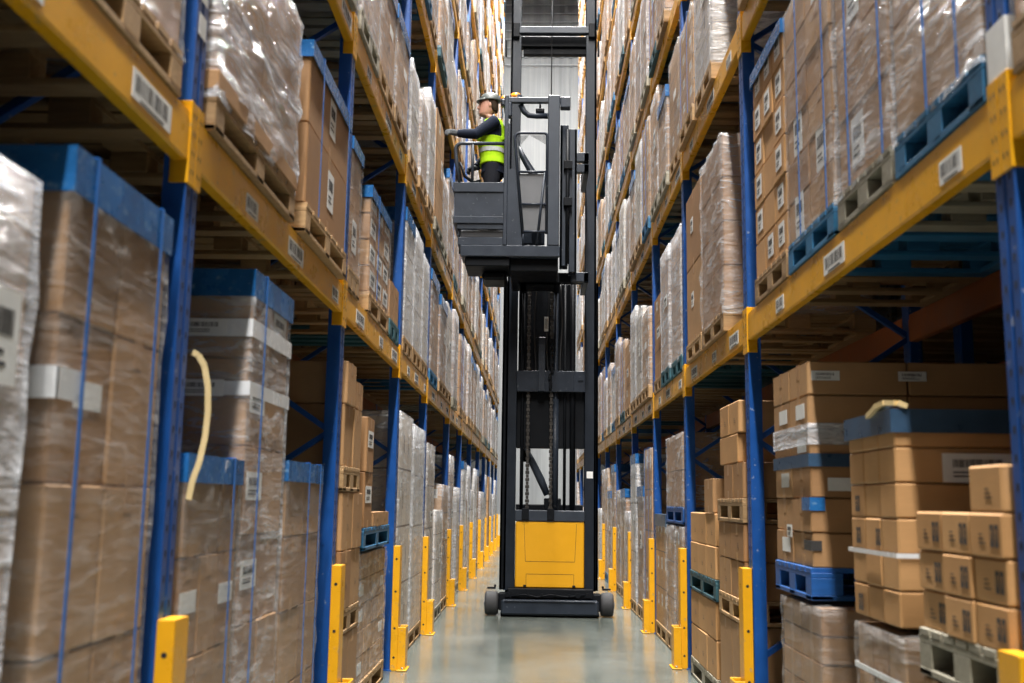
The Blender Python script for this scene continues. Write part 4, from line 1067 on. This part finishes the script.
for a, b_, c in ((SHL, ELL, WRL), (SHR, ELR, WRR)): body.tube([a, tuple((p * .6 + q * .4) for p, q in zip(a, b_)), b_, tuple((p * .6 + q * .4) for p, q in zip(b_, c)), c], [.052, .050, .040, .042, .027], 12)
for h_, k_, a_ in zip(HIP, KNEE, ANK):
    body.tube([(h_[0], h_[1], h_[2] + .03), tuple((p + q) / 2 for p, q in zip(h_, k_)), k_, tuple(p * .65 + q * .35 for p, q in zip(k_, a_)), a_, (a_[0], a_[1], FZ + .03)], [.085, .080, .056, .056, .036, .036], 14)
    body.tube([(a_[0] + .04, a_[1], FZ + .035), (a_[0] - .06, a_[1], FZ + .035), (a_[0] - .15, a_[1], FZ + .025)], [.03, .035, .022], 10)
hand_mb(body, WRL, (-1, -.03, .22), (.2, 0, 1), (0, .5, .6), .30)
hand_mb(body, WRR, (-.85, -.25, -.35), (-.3, 0, 1), (0, -1, .2), .6)
fused('body', body, M['skin'], .0065, smooth=1)
# clothes
j = MB(); e = .016
j.loft([ring((x, 11.62, z), rx + e + .012, ry + e) for z, x, rx, ry in [(4.99, -.50, .112, .168)] + TORSO[:-1]] + [ring((-.512, 11.62, 5.665), .073, .076)])
for a, b_, c in ((SHL, ELL, WRL), (SHR, ELR, WRR)):
    aa = tuple(p + (q - p) * -.12 for p, q in zip(a, b_)); m1 = tuple(p * .5 + q * .5 for p, q in zip(a, b_)); m2 = tuple(p * .5 + q * .5 for p, q in zip(b_, c))
    j.tube([aa, a, m1, b_, m2, tuple(p * .08 + q * .92 for p, q in zip(b_, c)), c], [.062, .078, .068, .062, .057, .046, .048], 16)
fused('jacket', j, M['navy'], .008)
v = MB(); e = .034; vr = [(5.10, -.502, .118, .166), (5.18, -.505, .110, .158), (5.30, -.513, .118, .166), (5.42, -.521, .126, .178)]
v.loft([ring((x, 11.62, z), rx + e, ry + e - .006) for z, x, rx, ry in vr])
for s in (-1, 1):                                                                    # shoulder straps front and back
    v.tube([(-.662, 11.62 + s * .11, 5.38), (-.640, 11.62 + s * .105, 5.50), (-.575, 11.62 + s * .10, 5.62), (-.50, 11.62 + s * .10, 5.655), (-.425, 11.62 + s * .10, 5.62), (-.375, 11.62 + s * .11, 5.50), (-.368, 11.62 + s * .11, 5.38)], [.034, .032, .028, .026, .028, .032, .034], 12)
vest = fused('vest', v, M['vest'], .008)
b2 = MB(); e = .041
b2.loft([ring((x, 11.62, z), rx + e, ry + e - .006) for z, x, rx, ry in ((5.235, -.509, .114, .162), (5.285, -.512, .117, .165))], cap=False)
pp('reflective_band', b2, M['reflect'], vest).matrix_parent_inverse = Matrix.Identity(4)
t = MB()
t.loft([ring((x, 11.62, z), rx, ry) for z, x, rx, ry in ((4.97, -.50, .125, .178), (5.06, -.50, .128, .18), (5.13, -.502, .122, .172))])
for h_, k_, a_ in zip(HIP, KNEE, ANK): t.tube([(h_[0], h_[1], h_[2]), tuple((p + q) / 2 for p, q in zip(h_, k_)), k_, tuple(p * .6 + q * .4 for p, q in zip(k_, a_)), a_, (a_[0], a_[1], FZ + .06)], [.102, .095, .075, .072, .066, .066], 16)
fused('trousers', t, M['trouser'], .009)
for a_ in ANK:
    bt = MB().tube([(a_[0] + .01, a_[1], FZ + .14), (a_[0] + .01, a_[1], FZ + .07)], [.052, .055], 14).tube([(a_[0] + .065, a_[1], FZ + .045), (a_[0] - .05, a_[1], FZ + .048), (a_[0] - .14, a_[1], FZ + .040), (a_[0] - .185, a_[1], FZ + .033)], [.04, .047, .044, .026], 12)
    bt.cbox((a_[0] - .20, a_[1] - .045, FZ), (a_[0] + .09, a_[1] + .045, FZ + .025), .01)
    fused('boot', bt, M['boot'], .009)
gl = MB(); hand_mb(gl, WRL, (-1, -.03, .22), (.2, 0, 1), (0, .5, .6), .30)
o = fused('glove', gl, M['glove'], .0045, smooth=0); d_ = o.modifiers.new('thick', 'DISPLACE'); d_.strength = .006; d_.mid_level = 0
gl = MB(); hand_mb(gl, WRR, (-.85, -.25, -.35), (-.3, 0, 1), (0, -1, .2), .6)
o = fused('glove', gl, M['glove'], .0045, smooth=0); d_ = o.modifiers.new('thick', 'DISPLACE'); d_.strength = .006; d_.mid_level = 0
hr = MB(); hr.loft([ring((x, 11.62, z), rx, ry, 20) for z, x, rx, ry in ((5.765, -.492, .040, .060), (5.80, -.505, .058, .076), (5.85, -.520, .074, .0815), (5.90, -.532, .085, .083), (5.94, -.540, .080, .074), (5.965, -.545, .05, .05))])
fused('hair', hr, M['hair'], .008)
hm = MB(); hm.loft([ring((x, 11.62, z), rx, ry, 24) for z, x, rx, ry in ((5.893, -.545, .126, .098), (5.905, -.545, .127, .099), (5.94, -.545, .118, .092), (5.972, -.545, .095, .074), (5.992, -.545, .06, .047), (6.0, -.545, .02, .016))])
hm.cbox((-.56, 11.612, 5.985), (-.50, 11.628, 6.008), .005)
hel = pp('helmet', hm, M['cap'])
pk = MB(); pk.loft([[( -.545 - (.11 + dx) * math.cos(a), 11.62 + (.095 + dx * .2) * math.sin(a), z) for a in [(-1.15 + 2.3 * i / 10) for i in range(11)] ] + [(-.545 - .07 * math.cos(a), 11.62 + .07 * math.sin(a), z + .004) for a in [(1.15 - 2.3 * i / 10) for i in range(11)]] for dx, z in ((.052, 5.888), (.054, 5.896), (.020, 5.915))], 0, True)
o = pp('helmet_peak', pk, M['cap'], hel); o.matrix_parent_inverse = Matrix.Identity(4)
for s in (-1, 1): pp('eye', MB().ell((-.648, 11.62 + s * .033, 5.851), (.010, .013, .009), 10, 6), M['eye'])
for s in (-1, 1): pp('eyebrow', MB().tube([(-.663, 11.62 + s * .015, 5.872), (-.660, 11.62 + s * .035, 5.877), (-.645, 11.62 + s * .056, 5.870)], .005, 6), M['hair'])
pp('mouth', MB().tube([(-.665, 11.595, 5.772), (-.672, 11.62, 5.774), (-.665, 11.645, 5.772)], .0042, 6), M['lip'])

# ------------------------------------------------------------------ lamps
k = 0
for y in [-14.6 + 3.0 * i for i in range(15)]:
    root = empty('ceiling_light', (.07, y, 19.6)); tag(root, 'long led strip light hanging over the aisle', 'ceiling light', 'led strip lights over the aisle')
    MB().cbox((-.14, -1.2, .02), (.14, 1.2, .12), .02).build('lamp_housing', M['roof'], root)
    MB().cbox((-.11, -1.17, .0), (.11, 1.17, .02), .005).build('lamp_diffuser', M['lamp'], root)
    MB().cyl((0, -.8, .12), (0, -.8, 1.0), .008, 8).cyl((0, .8, .12), (0, .8, 1.0), .008, 8).build('hanging_wire', M['steel'], root)
    ld = bpy.data.lights.new('led_strip', 'AREA'); ld.shape = 'RECTANGLE'; ld.size = .5; ld.size_y = 2.4; ld.energy = 2000; ld.color = (1, .975, .94)
    lo = bpy.data.objects.new('led_strip', ld); COL.objects.link(lo); lo.location = (.07, y, 19.58); k += 1

w = bpy.data.worlds.new('hall_daylight'); SC.world = w; w.use_nodes = True
bg = w.node_tree.nodes['Background']; bg.inputs[0].default_value = (.92, .96, 1, 1); bg.inputs[1].default_value = .05

vs = SC.view_settings
vs.view_transform = 'Standard'; vs.look = 'None'; vs.exposure = -0.22; vs.gamma = 1.0; vs.use_curve_mapping = False
SC.cycles.use_denoising = True
SC.cycles.max_bounces = 8; SC.cycles.transparent_max_bounces = 16; SC.cycles.diffuse_bounces = 2; SC.cycles.glossy_bounces = 3
SC.cycles.sample_clamp_indirect = 6; SC.cycles.caustics_reflective = False; SC.cycles.caustics_refractive = False
